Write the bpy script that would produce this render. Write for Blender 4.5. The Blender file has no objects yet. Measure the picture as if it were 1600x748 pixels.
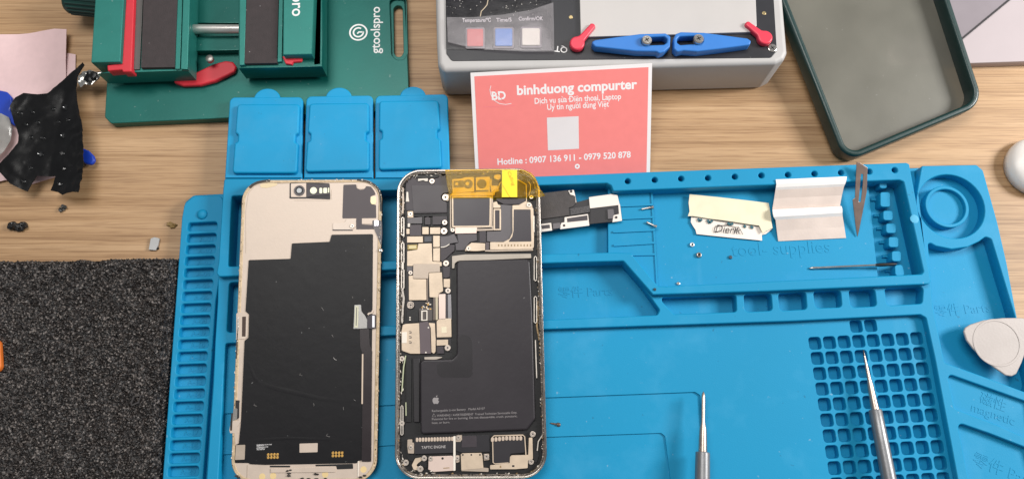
import bpy, bmesh, math, random
from mathutils import Vector, Matrix, noise, geometry
random.seed(7)
SC = bpy.context.scene
COL = SC.collection
MM = 0.001

# ------------------------------------------------------------------ camera
FPX, TILT, HCAM = 1200.0, math.radians(14.5), 415.0      # focal length in photo pixels, tilt, height above the table (mm)
cd = bpy.data.cameras.new('camera')
cam = bpy.data.objects.new('camera', cd)
COL.objects.link(cam)
cd.sensor_fit = 'HORIZONTAL'
cd.sensor_width = 36.0
cd.lens = 36.0 * FPX / 1600.0
cd.clip_start, cd.clip_end = 0.005, 50.0
cam.location = (0, 0, HCAM * MM)
cam.rotation_euler = (TILT, 0, 0)
SC.camera = cam

# ------------------------------------------------------------------ world + lamps (workbench lit by a window on the right and ceiling light)
W = bpy.data.worlds.new('World')
SC.world = W
W.use_nodes = True
bg = W.node_tree.nodes['Background']
bg.inputs[0].default_value = (0.93, 0.96, 1.0, 1)
bg.inputs[1].default_value = 0.25

def area(name, loc, target, size, power, color):
    ld = bpy.data.lights.new(name, 'AREA')
    ld.shape = 'RECTANGLE'
    ld.size, ld.size_y = size
    ld.energy = power
    ld.color = color
    o = bpy.data.objects.new(name, ld)
    COL.objects.link(o)
    o.location = loc
    o.rotation_euler = (Vector(target) - Vector(loc)).to_track_quat('-Z', 'Y').to_euler()
    return o
area('window_light', (1.02, 0.27, 0.68), (0.05, 0.05, 0), (0.26, 0.34), 15.0, (1.0, 0.985, 0.96))
area('ceiling_light', (-0.25, 0.55, 1.5), (0, 0.05, 0), (1.0, 0.6), 15.0, (1.0, 0.97, 0.93))

SC.view_settings.view_transform = 'Standard'
SC.view_settings.look = 'None'
SC.view_settings.exposure = 0.0
SC.view_settings.gamma = 1.0

# ------------------------------------------------------------------ frames: local planes of real things, found by tracing the photo onto them
CT, ST = math.cos(TILT), math.sin(TILT)
CAMP = Vector((0, 0, HCAM))
def ray(px, py):
    x, y = (px - 800) / FPX, (374 - py) / FPX
    return Vector((x, y * CT + ST, y * ST - CT))
def at(px, py, z=0.0):
    d = ray(px, py)
    return CAMP + d * ((z - HCAM) / d.z)

class Frame:
    def __init__(s, o, u, v):
        s.o = Vector(o)
        s.u = Vector(u).normalized()
        s.n = s.u.cross(Vector(v)).normalized()
        s.v = s.n.cross(s.u)
    def px(s, x, y, h=0.0):
        d = ray(x, y)
        o = s.o + s.n * h
        t = (o - CAMP).dot(s.n) / d.dot(s.n)
        q = CAMP + d * t - s.o
        return Vector((q.dot(s.u), q.dot(s.v)))
    def w(s, a, b, h=0.0):
        return s.o + s.u * a + s.v * b + s.n * h
    def mat(s):
        m = Matrix.Identity(4)
        for i in range(3):
            m[i][0], m[i][1], m[i][2], m[i][3] = s.u[i], s.v[i], s.n[i], s.o[i] * MM
        return m
def flat(px, py, z=0.0):
    return Frame(at(px, py, z), (1, 0, 0), (0, 1, 0))
def sloped(px, py, z, s):
    return Frame(at(px, py, z), (1, 0, 0), (0, 1, s))

# ------------------------------------------------------------------ materials
def srgb(h):
    h = h.lstrip('#')
    return tuple(((c / 255 / 12.92) if c / 255 <= 0.04045 else ((c / 255 + 0.055) / 1.055) ** 2.4) for c in (int(h[i:i + 2], 16) for i in (0, 2, 4)))
MATS = {}
def M(name, col, rough=0.5, metal=0.0, var=0.06, vscale=60.0, bump=0.0, bscale=900.0, coat=0.0, trans=0.0, spec=0.5, dust=0.0, alpha=1.0):
    if name in MATS:
        return MATS[name]
    m = bpy.data.materials.new(name)
    m.use_nodes = True
    nt = m.node_tree
    N, L = nt.nodes, nt.links
    p = N['Principled BSDF']
    c = srgb(col)
    tc = N.new('ShaderNodeTexCoord')
    nz = N.new('ShaderNodeTexNoise')
    nz.inputs['Scale'].default_value = vscale
    nz.inputs['Detail'].default_value = 5
    L.new(tc.outputs['Object'], nz.inputs['Vector'])
    rp = N.new('ShaderNodeValToRGB')
    rp.color_ramp.elements[0].position, rp.color_ramp.elements[1].position = 0.3, 0.7
    rp.color_ramp.elements[0].color = tuple(max(0, x * (1 - var)) for x in c) + (1,)
    rp.color_ramp.elements[1].color = tuple(min(1, x * (1 + var)) for x in c) + (1,)
    L.new(nz.outputs['Fac'], rp.inputs[0])
    out = rp.outputs[0]
    if dust:
        vz = N.new('ShaderNodeTexNoise')
        vz.inputs['Scale'].default_value = 420
        vz.inputs['Detail'].default_value = 2
        L.new(tc.outputs['Object'], vz.inputs['Vector'])
        r2 = N.new('ShaderNodeValToRGB')
        r2.color_ramp.elements[0].position, r2.color_ramp.elements[1].position = 0.735, 0.77
        L.new(vz.outputs['Fac'], r2.inputs[0])
        mx = N.new('ShaderNodeMix')
        mx.data_type = 'RGBA'
        ml = N.new('ShaderNodeMath')
        ml.operation = 'MULTIPLY'
        ml.inputs[1].default_value = dust
        L.new(r2.outputs[0], ml.inputs[0])
        L.new(ml.outputs[0], mx.inputs[0])
        L.new(out, mx.inputs[6])
        mx.inputs[7].default_value = (0.7, 0.7, 0.68, 1)
        out = mx.outputs[2]
    L.new(out, p.inputs['Base Color'])
    mr = N.new('ShaderNodeMapRange')
    mr.inputs['To Min'].default_value = max(0.02, rough - 0.07)
    mr.inputs['To Max'].default_value = min(1, rough + 0.07)
    L.new(nz.outputs['Fac'], mr.inputs[0])
    L.new(mr.outputs[0], p.inputs['Roughness'])
    p.inputs['Metallic'].default_value = metal
    p.inputs['Specular IOR Level'].default_value = spec
    p.inputs['Coat Weight'].default_value = coat
    p.inputs['Transmission Weight'].default_value = trans
    p.inputs['Alpha'].default_value = alpha
    if bump:
        bz = N.new('ShaderNodeTexNoise')
        bz.inputs['Scale'].default_value = bscale
        bz.inputs['Detail'].default_value = 4
        L.new(tc.outputs['Object'], bz.inputs['Vector'])
        b = N.new('ShaderNodeBump')
        b.inputs['Strength'].default_value = bump
        b.inputs['Distance'].default_value = 0.0006
        L.new(bz.outputs['Fac'], b.inputs['Height'])
        L.new(b.outputs[0], p.inputs['Normal'])
    MATS[name] = m
    return m

def wood_material():
    m = bpy.data.materials.new('wood_laminate')
    m.use_nodes = True
    nt = m.node_tree
    N, L = nt.nodes, nt.links
    p = N['Principled BSDF']
    tc = N.new('ShaderNodeTexCoord')
    mp = N.new('ShaderNodeMapping')
    mp.inputs['Rotation'].default_value = (0, 0, math.radians(-2.0))
    mp.inputs['Scale'].default_value = (3.2, 150, 1)
    L.new(tc.outputs['Object'], mp.inputs[0])
    def nz(scale, det, dist, src=mp):
        n = N.new('ShaderNodeTexNoise')
        n.inputs['Scale'].default_value = scale
        n.inputs['Detail'].default_value = det
        n.inputs['Distortion'].default_value = dist
        n.inputs['Roughness'].default_value = 0.7
        L.new(src.outputs[0], n.inputs['Vector'])
        return n
    a = nz(1.0, 8, 0.7)
    mp2 = N.new('ShaderNodeMapping')
    mp2.inputs['Rotation'].default_value = (0, 0, math.radians(-2.0))
    mp2.inputs['Scale'].default_value = (22, 900, 1)
    L.new(tc.outputs['Object'], mp2.inputs[0])
    b = nz(1.0, 3, 0.2, mp2)
    mp3 = N.new('ShaderNodeMapping')
    mp3.inputs['Scale'].default_value = (4, 14, 1)
    L.new(tc.outputs['Object'], mp3.inputs[0])
    c = nz(1.0, 2, 0.3, mp3)
    r = N.new('ShaderNodeValToRGB')
    e = r.color_ramp.elements
    e[0].position, e[0].color = 0.28, srgb('#94704a') + (1,)
    e[1].position, e[1].color = 0.72, srgb('#cfac84') + (1,)
    k = e.new(0.48)
    k.color = srgb('#b9946c') + (1,)
    L.new(a.outputs['Fac'], r.inputs[0])
    r2 = N.new('ShaderNodeValToRGB')
    r2.color_ramp.elements[0].position, r2.color_ramp.elements[0].color = 0.38, (0.6, 0.53, 0.47, 1)
    r2.color_ramp.elements[1].position, r2.color_ramp.elements[1].color = 0.52, (1, 1, 1, 1)
    L.new(b.outputs['Fac'], r2.inputs[0])
    mx = N.new('ShaderNodeMix')
    mx.data_type = 'RGBA'
    mx.blend_type = 'MULTIPLY'
    mx.inputs[0].default_value = 0.7
    L.new(r.outputs[0], mx.inputs[6])
    L.new(r2.outputs[0], mx.inputs[7])
    r3 = N.new('ShaderNodeValToRGB')
    r3.color_ramp.elements[0].position, r3.color_ramp.elements[0].color = 0.3, (0.8, 0.78, 0.76, 1)
    r3.color_ramp.elements[1].position, r3.color_ramp.elements[1].color = 0.7, (1.05, 1.05, 1.05, 1)
    L.new(c.outputs['Fac'], r3.inputs[0])
    m2 = N.new('ShaderNodeMix')
    m2.data_type = 'RGBA'
    m2.blend_type = 'MULTIPLY'
    m2.inputs[0].default_value = 1.0
    L.new(mx.outputs[2], m2.inputs[6])
    L.new(r3.outputs[0], m2.inputs[7])
    L.new(m2.outputs[2], p.inputs['Base Color'])
    p.inputs['Roughness'].default_value = 0.5
    bp = N.new('ShaderNodeBump')
    bp.inputs['Strength'].default_value = 0.25
    bp.inputs['Distance'].default_value = 0.0002
    L.new(b.outputs['Fac'], bp.inputs['Height'])
    L.new(bp.outputs[0], p.inputs['Normal'])
    return m

def clear_material(name, col, gloss=0.08, rough=0.15, opac=0.0, ocol='#ffffff'):
    m = bpy.data.materials.new(name)
    m.use_nodes = True
    nt = m.node_tree
    N, L = nt.nodes, nt.links
    for n in list(N):
        if n.type == 'BSDF_PRINCIPLED':
            N.remove(n)
    t = N.new('ShaderNodeBsdfTransparent')
    t.inputs[0].default_value = srgb(col) + (1,)
    g = N.new('ShaderNodeBsdfGlossy')
    g.inputs['Roughness'].default_value = rough
    d = N.new('ShaderNodeBsdfDiffuse')
    d.inputs[0].default_value = srgb(ocol) + (1,)
    tc = N.new('ShaderNodeTexCoord')
    nz = N.new('ShaderNodeTexNoise')
    nz.inputs['Scale'].default_value = 90
    L.new(tc.outputs['Object'], nz.inputs['Vector'])
    mr = N.new('ShaderNodeMapRange')
    mr.inputs['From Min'].default_value, mr.inputs['From Max'].default_value = 0.3, 0.7
    mr.inputs['To Min'].default_value, mr.inputs['To Max'].default_value = opac * 0.7, min(1, opac * 1.3)
    L.new(nz.outputs['Fac'], mr.inputs[0])
    a = N.new('ShaderNodeMixShader')
    L.new(mr.outputs[0], a.inputs[0])
    L.new(t.outputs[0], a.inputs[1])
    L.new(d.outputs[0], a.inputs[2])
    b = N.new('ShaderNodeMixShader')
    b.inputs[0].default_value = gloss
    L.new(a.outputs[0], b.inputs[1])
    L.new(g.outputs[0], b.inputs[2])
    bp = N.new('ShaderNodeBump')
    bp.inputs['Strength'].default_value = 0.4
    bp.inputs['Distance'].default_value = 0.0005
    L.new(nz.outputs['Fac'], bp.inputs['Height'])
    L.new(bp.outputs[0], g.inputs['Normal'])
    L.new(b.outputs[0], N['Material Output'].inputs[0])
    return m

SIL = M('blue_silicone', '#088dbb', 0.58, var=0.07, vscale=22, bump=0.10, bscale=1500, dust=0.2, spec=0.3)
SIL2 = M('blue_silicone_lid', '#0697cb', 0.52, var=0.05, vscale=30, bump=0.08, bscale=1500, dust=0.1, spec=0.3)
def wear(m):
    """faint handling marks: broad dull patches, fine smears and dark specks in the silicone"""
    nt = m.node_tree
    N, L = nt.nodes, nt.links
    p = N['Principled BSDF']
    src = p.inputs['Base Color'].links[0].from_socket
    tc = N.new('ShaderNodeTexCoord')
    def lay(scale, lo, hi, amount, col, sx=1.0, sy=1.0, rot=0.0):
        nonlocal src
        mp = N.new('ShaderNodeMapping')
        mp.inputs['Scale'].default_value = (scale * sx, scale * sy, scale)
        mp.inputs['Rotation'].default_value = (0, 0, rot)
        L.new(tc.outputs['Object'], mp.inputs[0])
        n = N.new('ShaderNodeTexNoise')
        n.inputs['Scale'].default_value = 1
        n.inputs['Detail'].default_value = 4
        n.inputs['Roughness'].default_value = 0.6
        L.new(mp.outputs[0], n.inputs['Vector'])
        r = N.new('ShaderNodeMapRange')
        r.inputs['From Min'].default_value, r.inputs['From Max'].default_value = lo, hi
        r.inputs['To Max'].default_value = amount
        L.new(n.outputs['Fac'], r.inputs[0])
        x = N.new('ShaderNodeMix')
        x.data_type = 'RGBA'
        L.new(r.outputs[0], x.inputs[0])
        L.new(src, x.inputs[6])
        x.inputs[7].default_value = col + (1,)
        src = x.outputs[2]
    lay(11, 0.42, 0.72, 0.42, (0.004, 0.20, 0.36))
    lay(34, 0.54, 0.76, 0.30, (0.07, 0.36, 0.60))
    lay(26, 0.60, 0.72, 0.28, (0.12, 0.40, 0.60), 1.0, 0.12, 0.5)
    lay(230, 0.705, 0.74, 0.55, (0.01, 0.07, 0.13))
    L.new(src, p.inputs['Base Color'])
wear(SIL)
wear(SIL2)
BEIGE = M('beige_plated_steel', '#cab9aa', 0.42, 0.15, var=0.05, vscale=120, bump=0.05)
CAN = M('shield_can_metal', '#cfbba4', 0.4, 0.2, var=0.11, vscale=150, bump=0.06)
CAN2 = M('shield_can_grey', '#b5a595', 0.4, 0.2, var=0.06, vscale=150, bump=0.06)
FLEX = M('dark_flex_film', '#383136', 0.45, var=0.08, vscale=150, bump=0.05)
FLEX2 = M('grey_flex_film', '#5a5558', 0.4, var=0.08, vscale=150, bump=0.05)
BLK = M('black_plastic', '#0d0c0e', 0.5, var=0.2, vscale=200, bump=0.06)
BLK2 = M('soft_black_plastic', '#211e21', 0.5, var=0.1, vscale=200, bump=0.06)
BATT = M('battery_wrap', '#2e2a2e', 0.38, var=0.08, vscale=30, bump=0.06, bscale=300, dust=0.14, spec=0.4)
GRAPH = M('graphite_film', '#100f12', 0.42, var=0.14, vscale=25, bump=0.14, bscale=160, dust=0.2, spec=0.3)
STEEL = M('polished_steel', '#cfc9c2', 0.22, 0.9, var=0.08, vscale=200, bump=0.05)
ALU = M('brushed_aluminium', '#d8d4cf', 0.35, 0.75, var=0.05, vscale=150, bump=0.04)
DSTEEL = M('dull_steel', '#8f8a86', 0.38, 0.8, var=0.12, vscale=200, bump=0.08)
WHT = M('white_plastic', '#e9e4df', 0.4, var=0.03)
PRINT = M('white_print', '#efeceb', 0.6, var=0.02)
GPRINT = M('grey_print', '#85807f', 0.6, var=0.04)
SCREWM = M('plated_screw', '#cdc0b4', 0.33, 0.6, var=0.1, vscale=300)
GOLD = M('gold_contact', '#e0b060', 0.3, 0.6, var=0.06)

# ------------------------------------------------------------------ mesh collecting
class MB:
    """collects shapes (in millimetres, local to a frame) into ONE mesh object"""
    def __init__(s, fr):
        s.fr, s.v, s.f, s.mi, s.m = fr, [], [], [], []
    def slot(s, mat):
        if mat not in s.m:
            s.m.append(mat)
        return s.m.index(mat)
    def add(s, verts, faces, mat):
        b = len(s.v)
        k = s.slot(mat)
        s.v += [tuple(v) for v in verts]
        for f in faces:
            s.f.append([i + b for i in f])
            s.mi.append(k)
    def build(s, name, parent=None, smooth=40):
        me = bpy.data.meshes.new(name)
        me.from_pydata([(x * MM, y * MM, z * MM) for x, y, z in s.v], [], s.f)
        for m in s.m:
            me.materials.append(m)
        me.polygons.foreach_set('material_index', s.mi)
        if smooth:
            me.polygons.foreach_set('use_smooth', [True] * len(me.polygons))
            me.set_sharp_from_angle(angle=math.radians(smooth))
        me.update()
        o = bpy.data.objects.new(name, me)
        COL.objects.link(o)
        if parent is not None:
            o.parent = parent
        else:
            o.matrix_world = s.fr.mat()
        return o
    # --- shapes
    def curve(s, loops, z0, z1, mat, bev=0.0, res=1):
        cu = bpy.data.curves.new('c', 'CURVE')
        cu.dimensions = '2D'
        cu.fill_mode = 'BOTH'
        h = (z1 - z0) / 2
        bev = min(bev, h * 0.95)
        cu.extrude = max(h - bev, 1e-5)
        cu.bevel_depth = bev
        cu.bevel_resolution = res
        cu.offset = -bev
        for lp in loops:
            sp = cu.splines.new('POLY')
            sp.points.add(len(lp) - 1)
            for i, p in enumerate(lp):
                sp.points[i].co = (p[0], p[1], 0, 1)
            sp.use_cyclic_u = True
        ob = bpy.data.objects.new('c', cu)
        me = bpy.data.meshes.new_from_object(ob)
        zc = (z0 + z1) / 2
        s.add([(v.co.x, v.co.y, v.co.z + zc) for v in me.vertices], [list(p.vertices) for p in me.polygons], mat)
        bpy.data.objects.remove(ob)
        bpy.data.curves.remove(cu)
        bpy.data.meshes.remove(me)
    def prism(s, pts, z0, z1, mat, r=0.0, bev=0.0, holes=(), px=True, res=1):
        """pts: pixels of the photo at height z1 of this frame (or local mm); holes likewise, each (pts, radius)"""
        conv = (lambda P: [s.fr.px(x, y, z1) for x, y in P]) if px else (lambda P: [Vector(p) for p in P])
        loops = [rounded(conv(pts), r)]
        for hp, hr in holes:
            loops.append(rounded(conv(hp), hr))
        s.curve(loops, z0, z1, mat, bev, res)
    def disc(s, x, y, rad, z0, z1, mat, bev=0.1, hole=0.0, n=24, px=True):
        c = s.fr.px(x, y, z1) if px else Vector((x, y))
        lp = [[(c.x + rad * math.cos(t * 2 * math.pi / n), c.y + rad * math.sin(t * 2 * math.pi / n)) for t in range(n)]]
        if hole:
            lp.append([(c.x + hole * math.cos(t * 2 * math.pi / n), c.y + hole * math.sin(t * 2 * math.pi / n)) for t in range(n)])
        s.curve(lp, z0, z1, mat, bev)
    def stroke(s, pts, width, z0, z1, mat, px=True, bev=0.0, closed=False):
        P = [s.fr.px(x, y, z1) for x, y in pts] if px else [Vector(p) for p in pts]
        if closed:
            P = P + [P[0], P[1]]
        Lf, Rt = [], []
        for i, p in enumerate(P):
            a = P[max(i - 1, 0)]
            b = P[min(i + 1, len(P) - 1)]
            d = (b - a)
            if d.length < 1e-6:
                continue
            d.normalize()
            nrm = Vector((-d.y, d.x)) * width / 2
            Lf.append(p + nrm)
            Rt.append(p - nrm)
        if closed:
            Lf, Rt = Lf[1:], Rt[1:]
        n = len(Lf)
        V, F = [], []
        for a, b in zip(Lf, Rt):
            V += [(a.x, a.y, z0), (a.x, a.y, z1), (b.x, b.y, z1), (b.x, b.y, z0)]
        for i in range(n - 1):
            k, q = 4 * i, 4 * (i + 1)
            F += [(k, k + 1, q + 1, q), (k + 1, k + 2, q + 2, q + 1), (k + 2, k + 3, q + 3, q + 2)]
        if not closed:
            F += [(0, 3, 2, 1), (4 * n - 4, 4 * n - 3, 4 * n - 2, 4 * n - 1)]
        s.add(V, F, mat)
    def text(s, body, p0, p1, z, mat, th=0.06, bold=0.0, px=True, hscale=None, shear=0.0):
        """text whose base line runs from p0 to p1 (pixels), scaled to that length"""
        me = text_mesh(body, bold, shear)
        if me is None:
            return
        xs = [v.co.x for v in me.vertices]
        x0, x1 = min(xs), max(xs)
        a = s.fr.px(p0[0], p0[1], z) if px else Vector(p0)
        b = s.fr.px(p1[0], p1[1], z) if px else Vector(p1)
        d = b - a
        k = d.length / (x1 - x0)
        d.normalize()
        e = Vector((-d.y, d.x))
        ky = k if hscale is None else hscale
        V = []
        for v in me.vertices:
            q = a + d * ((v.co.x - x0) * k) + e * (v.co.y * ky)
            V.append((q.x, q.y, z + v.co.z * th))
        s.add(V, [list(p.vertices) for p in me.polygons], mat)
        bpy.data.meshes.remove(me)
    def lathe(s, prof, mat, axis0, axis1, n=28):
        """prof: (t along axis in mm, radius); axis from axis0 towards axis1, local mm"""
        a, b = Vector(axis0), Vector(axis1)
        d = (b - a).normalized()
        e = d.orthogonal().normalized()
        g = d.cross(e)
        V, F = [], []
        for t, r in prof:
            for i in range(n):
                an = 2 * math.pi * i / n
                q = a + d * t + (e * math.cos(an) + g * math.sin(an)) * max(r, 1e-4)
                V.append(tuple(q))
        for j in range(len(prof) - 1):
            for i in range(n):
                F.append((j * n + i, j * n + (i + 1) % n, (j + 1) * n + (i + 1) % n, (j + 1) * n + i))
        F.append(tuple(range(n - 1, -1, -1)))
        F.append(tuple((len(prof) - 1) * n + i for i in range(n)))
        s.add(V, F, mat)
    def blob(s, c, rad, mat, seed=0, squash=1.0, rough=0.45, sub=2):
        bm = bmesh.new()
        bmesh.ops.create_icosphere(bm, subdivisions=sub, radius=1)
        V = []
        for v in bm.verts:
            q = v.co * (1 + rough * noise.noise(v.co * 1.6 + Vector((seed * 7.1, seed, 0))))
            V.append((c[0] + q.x * rad[0], c[1] + q.y * rad[1], c[2] + q.z * rad[2] * squash))
        s.add(V, [[v.index for v in f.verts] for f in bm.faces], mat)
        bm.free()

def marked(mb, base, marks, p0, p1, z, mat, bold, hs):
    """text with accents drawn as small strokes: marks = {character index: codes}"""
    mb.text(base, p0, p1, z, mat, th=0.05, bold=bold, hscale=hs)
    def ext(t):
        me = text_mesh(t, bold, 0)
        xs = [v.co.x for v in me.vertices]
        ys = [v.co.y for v in me.vertices]
        bpy.data.meshes.remove(me)
        return min(xs), max(xs), max(ys)
    x0, x1, _ = ext(base)
    a, b = mb.fr.px(*p0, z), mb.fr.px(*p1, z)
    d = (b - a)
    k = d.length / (x1 - x0)
    d.normalize()
    e = Vector((-d.y, d.x))
    for i, codes in marks.items():
        cx0 = ext(base[:i] + 'x')[1] - ext('x')[1] + ext('x')[0]
        _, w1, top = ext(base[i])
        w0 = ext(base[i])[0]
        xa, xb = cx0, ext(base[:i + 1])[1]
        q = lambda fx, y: a + d * ((xa + (xb - xa) * fx - x0) * k) + e * (y * hs)
        up = top + 0.08
        for c in codes:
            if c == '.':
                mb.stroke([q(0.4, -0.2), q(0.62, -0.2)], 0.10 * hs, z, z + 0.05, mat, px=False)
            elif c == '^':
                mb.stroke([q(0.12, up), q(0.5, up + 0.13), q(0.88, up)], 0.055 * hs, z, z + 0.05, mat, px=False)
            elif c == '`':
                mb.stroke([q(0.2, up + 0.15), q(0.65, up)], 0.07 * hs, z, z + 0.05, mat, px=False)
            elif c == '/':
                mb.stroke([q(0.35, up), q(0.8, up + 0.15)], 0.07 * hs, z, z + 0.05, mat, px=False)
            elif c == '?':
                mb.stroke([q(0.35, up + 0.14), q(0.65, up + 0.14), q(0.65, up + 0.06), q(0.5, up)], 0.055 * hs, z, z + 0.05, mat, px=False)
            elif c == '+':
                mb.stroke([q(0.85, top - 0.05), q(1.12, top + 0.02), q(1.15, top + 0.12)], 0.06 * hs, z, z + 0.05, mat, px=False)
            elif c == '-':
                mb.stroke([q(-0.15, top * 0.5), q(0.45, top * 0.5)], 0.07 * hs, z, z + 0.05, mat, px=False)
def text_mesh(body, bold, shear):
    tcu = bpy.data.curves.new('t', 'FONT')
    tcu.body = body
    tcu.size = 1
    tcu.extrude = 0.5
    tcu.offset = bold
    tcu.shear = shear
    tcu.resolution_u = 3
    ob = bpy.data.objects.new('t', tcu)
    me = bpy.data.meshes.new_from_object(ob)
    bpy.data.objects.remove(ob)
    bpy.data.curves.remove(tcu)
    return me if len(me.vertices) else None

def rounded(P, r, seg=4):
    P = [Vector((p[0], p[1])) for p in P]
    if not isinstance(r, (list, tuple)) and r <= 0:
        return P
    out = []
    n = len(P)
    for i in range(n):
        a, b, c = P[i - 1], P[i], P[(i + 1) % n]
        rr = r[i] if isinstance(r, (list, tuple)) else r
        d1, d2 = (a - b), (c - b)
        l1, l2 = d1.length, d2.length
        if rr <= 0 or l1 < 1e-6 or l2 < 1e-6:
            out.append(b)
            continue
        d1 /= l1
        d2 /= l2
        ang = math.acos(max(-1, min(1, d1.dot(d2))))
        if ang > math.radians(172) or ang < 0.05:
            out.append(b)
            continue
        t = min(rr / math.tan(ang / 2), 0.46 * l1, 0.46 * l2)
        p, q = b + d1 * t, b + d2 * t
        ns = seg if rr < 3 else seg * 2
        rad = t * math.tan(ang / 2)
        cen = b + (d1 + d2).normalized() * (rad / math.sin(ang / 2))
        a0 = math.atan2(p.y - cen.y, p.x - cen.x)
        a1 = math.atan2(q.y - cen.y, q.x - cen.x)
        da = (a1 - a0 + math.pi) % (2 * math.pi) - math.pi
        for k in range(ns + 1):
            an = a0 + da * k / ns
            out.append(Vector((cen.x + rad * math.cos(an), cen.y + rad * math.sin(an))))
    return out

def inset(P, d):
    """shrink a convex-ish polygon (local mm) by d"""
    n = len(P)
    P = [Vector(p) for p in P]
    A = sum(P[i].x * P[(i + 1) % n].y - P[(i + 1) % n].x * P[i].y for i in range(n))
    sg = 1 if A > 0 else -1
    out = []
    for i in range(n):
        a, b, c = P[i - 1], P[i], P[(i + 1) % n]
        e1, e2 = (b - a).normalized(), (c - b).normalized()
        n1, n2 = Vector((-e1.y, e1.x)) * sg, Vector((-e2.y, e2.x)) * sg
        m = (n1 + n2)
        m = m / max(0.3, m.dot(n1))
        out.append(b + m * d)
    return out

def tag(o, label, cat, group=None, kind=None):
    if label:
        o['label'] = label
    if cat:
        o['category'] = cat
    if group:
        o['group'] = group
    if kind:
        o['kind'] = kind
    return o
def thing(name, fr, label, cat, group=None):
    o = bpy.data.objects.new(name, None)
    COL.objects.link(o)
    o.matrix_world = fr.mat()
    o.empty_display_size = 0.01
    return tag(o, label, cat, group)
def Z(ox, oy, s):
    return lambda *p: [(ox + x / s, oy + y / s) for x, y in p]
def rc(x0, y0, x1, y1):
    return ((x0, y0), (x1, y0), (x1, y1), (x0, y1))

# ================================================================== the table
fr = Frame((0, 0, 0), (1, 0, 0), (0, 1, 0))
mb = MB(fr)
mb.add([(-1500, -900, -30), (1500, -900, -30), (1500, 1100, -30), (-1500, 1100, -30), (-1500, -900, 0), (1500, -900, 0), (1500, 1100, 0), (-1500, 1100, 0)],
       [(4, 5, 6, 7), (3, 2, 1, 0), (0, 1, 5, 4), (1, 2, 6, 5), (2, 3, 7, 6), (3, 0, 4, 7)], wood_material())
o = mb.build('table_top', smooth=0)
tag(o, 'light wood grain workbench top', None, kind='structure')

# ================================================================== blue repair mat
zW, zR, zT, zF = 6.0, 10.5, 15.0, 3.0
fr = flat(800, 500, 0)
mat_root = thing('repair_mat', fr, 'big blue silicone repair mat with moulded compartments under the two phone halves', 'repair mat')
mb = MB(fr)
# bottom sheet = floor of the deep compartments
mb.prism([(286, 330), (289, 316), (302, 305), (400, 300), (1440, 262), (1535, 262), (1559, 349), (1573, 410), (1588, 490), (1612, 600), (1655, 800), (254, 800)], 0, zF, SIL, r=3, bev=0.5, holes=[([(1250, 492), (1436, 488), (1450, 540), (1500, 790), (1292, 790)], 1)])
mb.prism([(1240, 486), (1442, 480), (1515, 796), (1284, 796)], 0.1, 1.1, SIL)
# left strip of labelled slots, interpolated in the mat's own plane between its first and last slot
ZS = 7.0
def lat(a, b, t):
    return a + (b - a) * t
S0 = [fr.px(*p, ZS) for p in ((293.5, 348), (339.5, 346), (338.5, 359), (292, 361))]
S20 = [fr.px(*p, ZS) for p in ((262.5, 728.5), (310.6, 727), (309.5, 743), (261, 744.5))]
slots = [[lat(S0[k], S20[k], i / 20.0) for k in range(4)] for i in range(24)]
strip = [fr.px(*p, ZS) for p in ((284, 340), (288, 318), (303, 306), (349, 305), (345, 420), (337, 470), (325, 640), (313, 800), (250, 800))]
mb.curve([rounded(strip, 4)] + [rounded(q, 1.6) for q in slots], 0.5, ZS, SIL, 0.5)
mb.blob((*fr.px(316, 335, ZS), ZS), (3, 3, 1.5), SIL, rough=0)
for i in range(1, 24):
    a, b = lat(slots[i][3], slots[i][2], 0.34), lat(slots[i][3], slots[i][2], 0.80)
    up = (slots[i][0] - slots[i][3]) * 0.2
    mb.text('A-%02d' % i, a + up, b + up, zF + 0.1, SIL, th=0.3, px=False)
# middle frame level
Ha = ([(358, 441), (848, 415), (975, 409), (1000, 441), (1031, 484), (1027, 492), (849, 499.5), (600, 509), (354, 519)], 1.6)
comp = [([(1035, 463.5), (1150, 460), (1151, 487), (1053, 490.5), (1034, 470)], 1.6),
        ([(1162, 459), (1205, 457.6), (1207, 485), (1164, 487)], 2),
        ([(1216, 457.5), (1259, 455), (1261, 483), (1218, 485)], 2),
        ([(1270.7, 454), (1313.5, 453), (1315.6, 479.6), (1274, 481)], 2),
        ([(1326, 452), (1367, 451), (1370, 478), (1329.5, 480)], 2),
        ([(1382, 449.6), (1443, 447), (1441, 474), (1386, 477)], 2)]
work = ([(352, 536), (600, 524), (849, 514), (1240, 501), (1438, 491), (1447, 496), (1461, 560), (1496, 746), (1507, 800), (338, 800), (349, 588)], 1.2)
cx, cy = 1486, 322
def circ(x, y, r, z, n=40, ry=None):
    c = fr.px(x, y, z)
    k = (fr.px(x + 10, y, z) - c).length / 10
    return [Vector((c.x + r * k * math.cos(2 * math.pi * t / n), c.y + r * k * math.sin(2 * math.pi * t / n))) for t in range(n)]
big = [(1450, 377), (1462, 384), (1487, 389), (1512, 385.5), (1530, 377), (1540, 369.5), (1549, 373), (1586, 495), (1599, 545), (1612, 600), (1607, 614), (1540, 589), (1476, 566), (1458, 480)]
magn = [(1480.5, 583), (1545, 606), (1610, 629), (1618, 690), (1560, 664), (1492, 638)]
prt = [(1496, 659), (1545, 676), (1612, 702), (1640, 800), (1524, 800)]
Rout = [(341, 424), (340, 470), (336, 532), (333, 600), (319, 800), (1655, 800), (1612, 600), (1588, 490), (1573, 410), (1559, 349), (1544, 302), (1536, 266), (1526, 257.5), (1440, 259), (1433, 300), (1449, 436), (1032, 453), (984, 401.5), (957, 400), (848, 403), (600, 413.5), (352, 420.5)]
cv = lambda P, z: [fr.px(x, y, z) for x, y in P]
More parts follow.
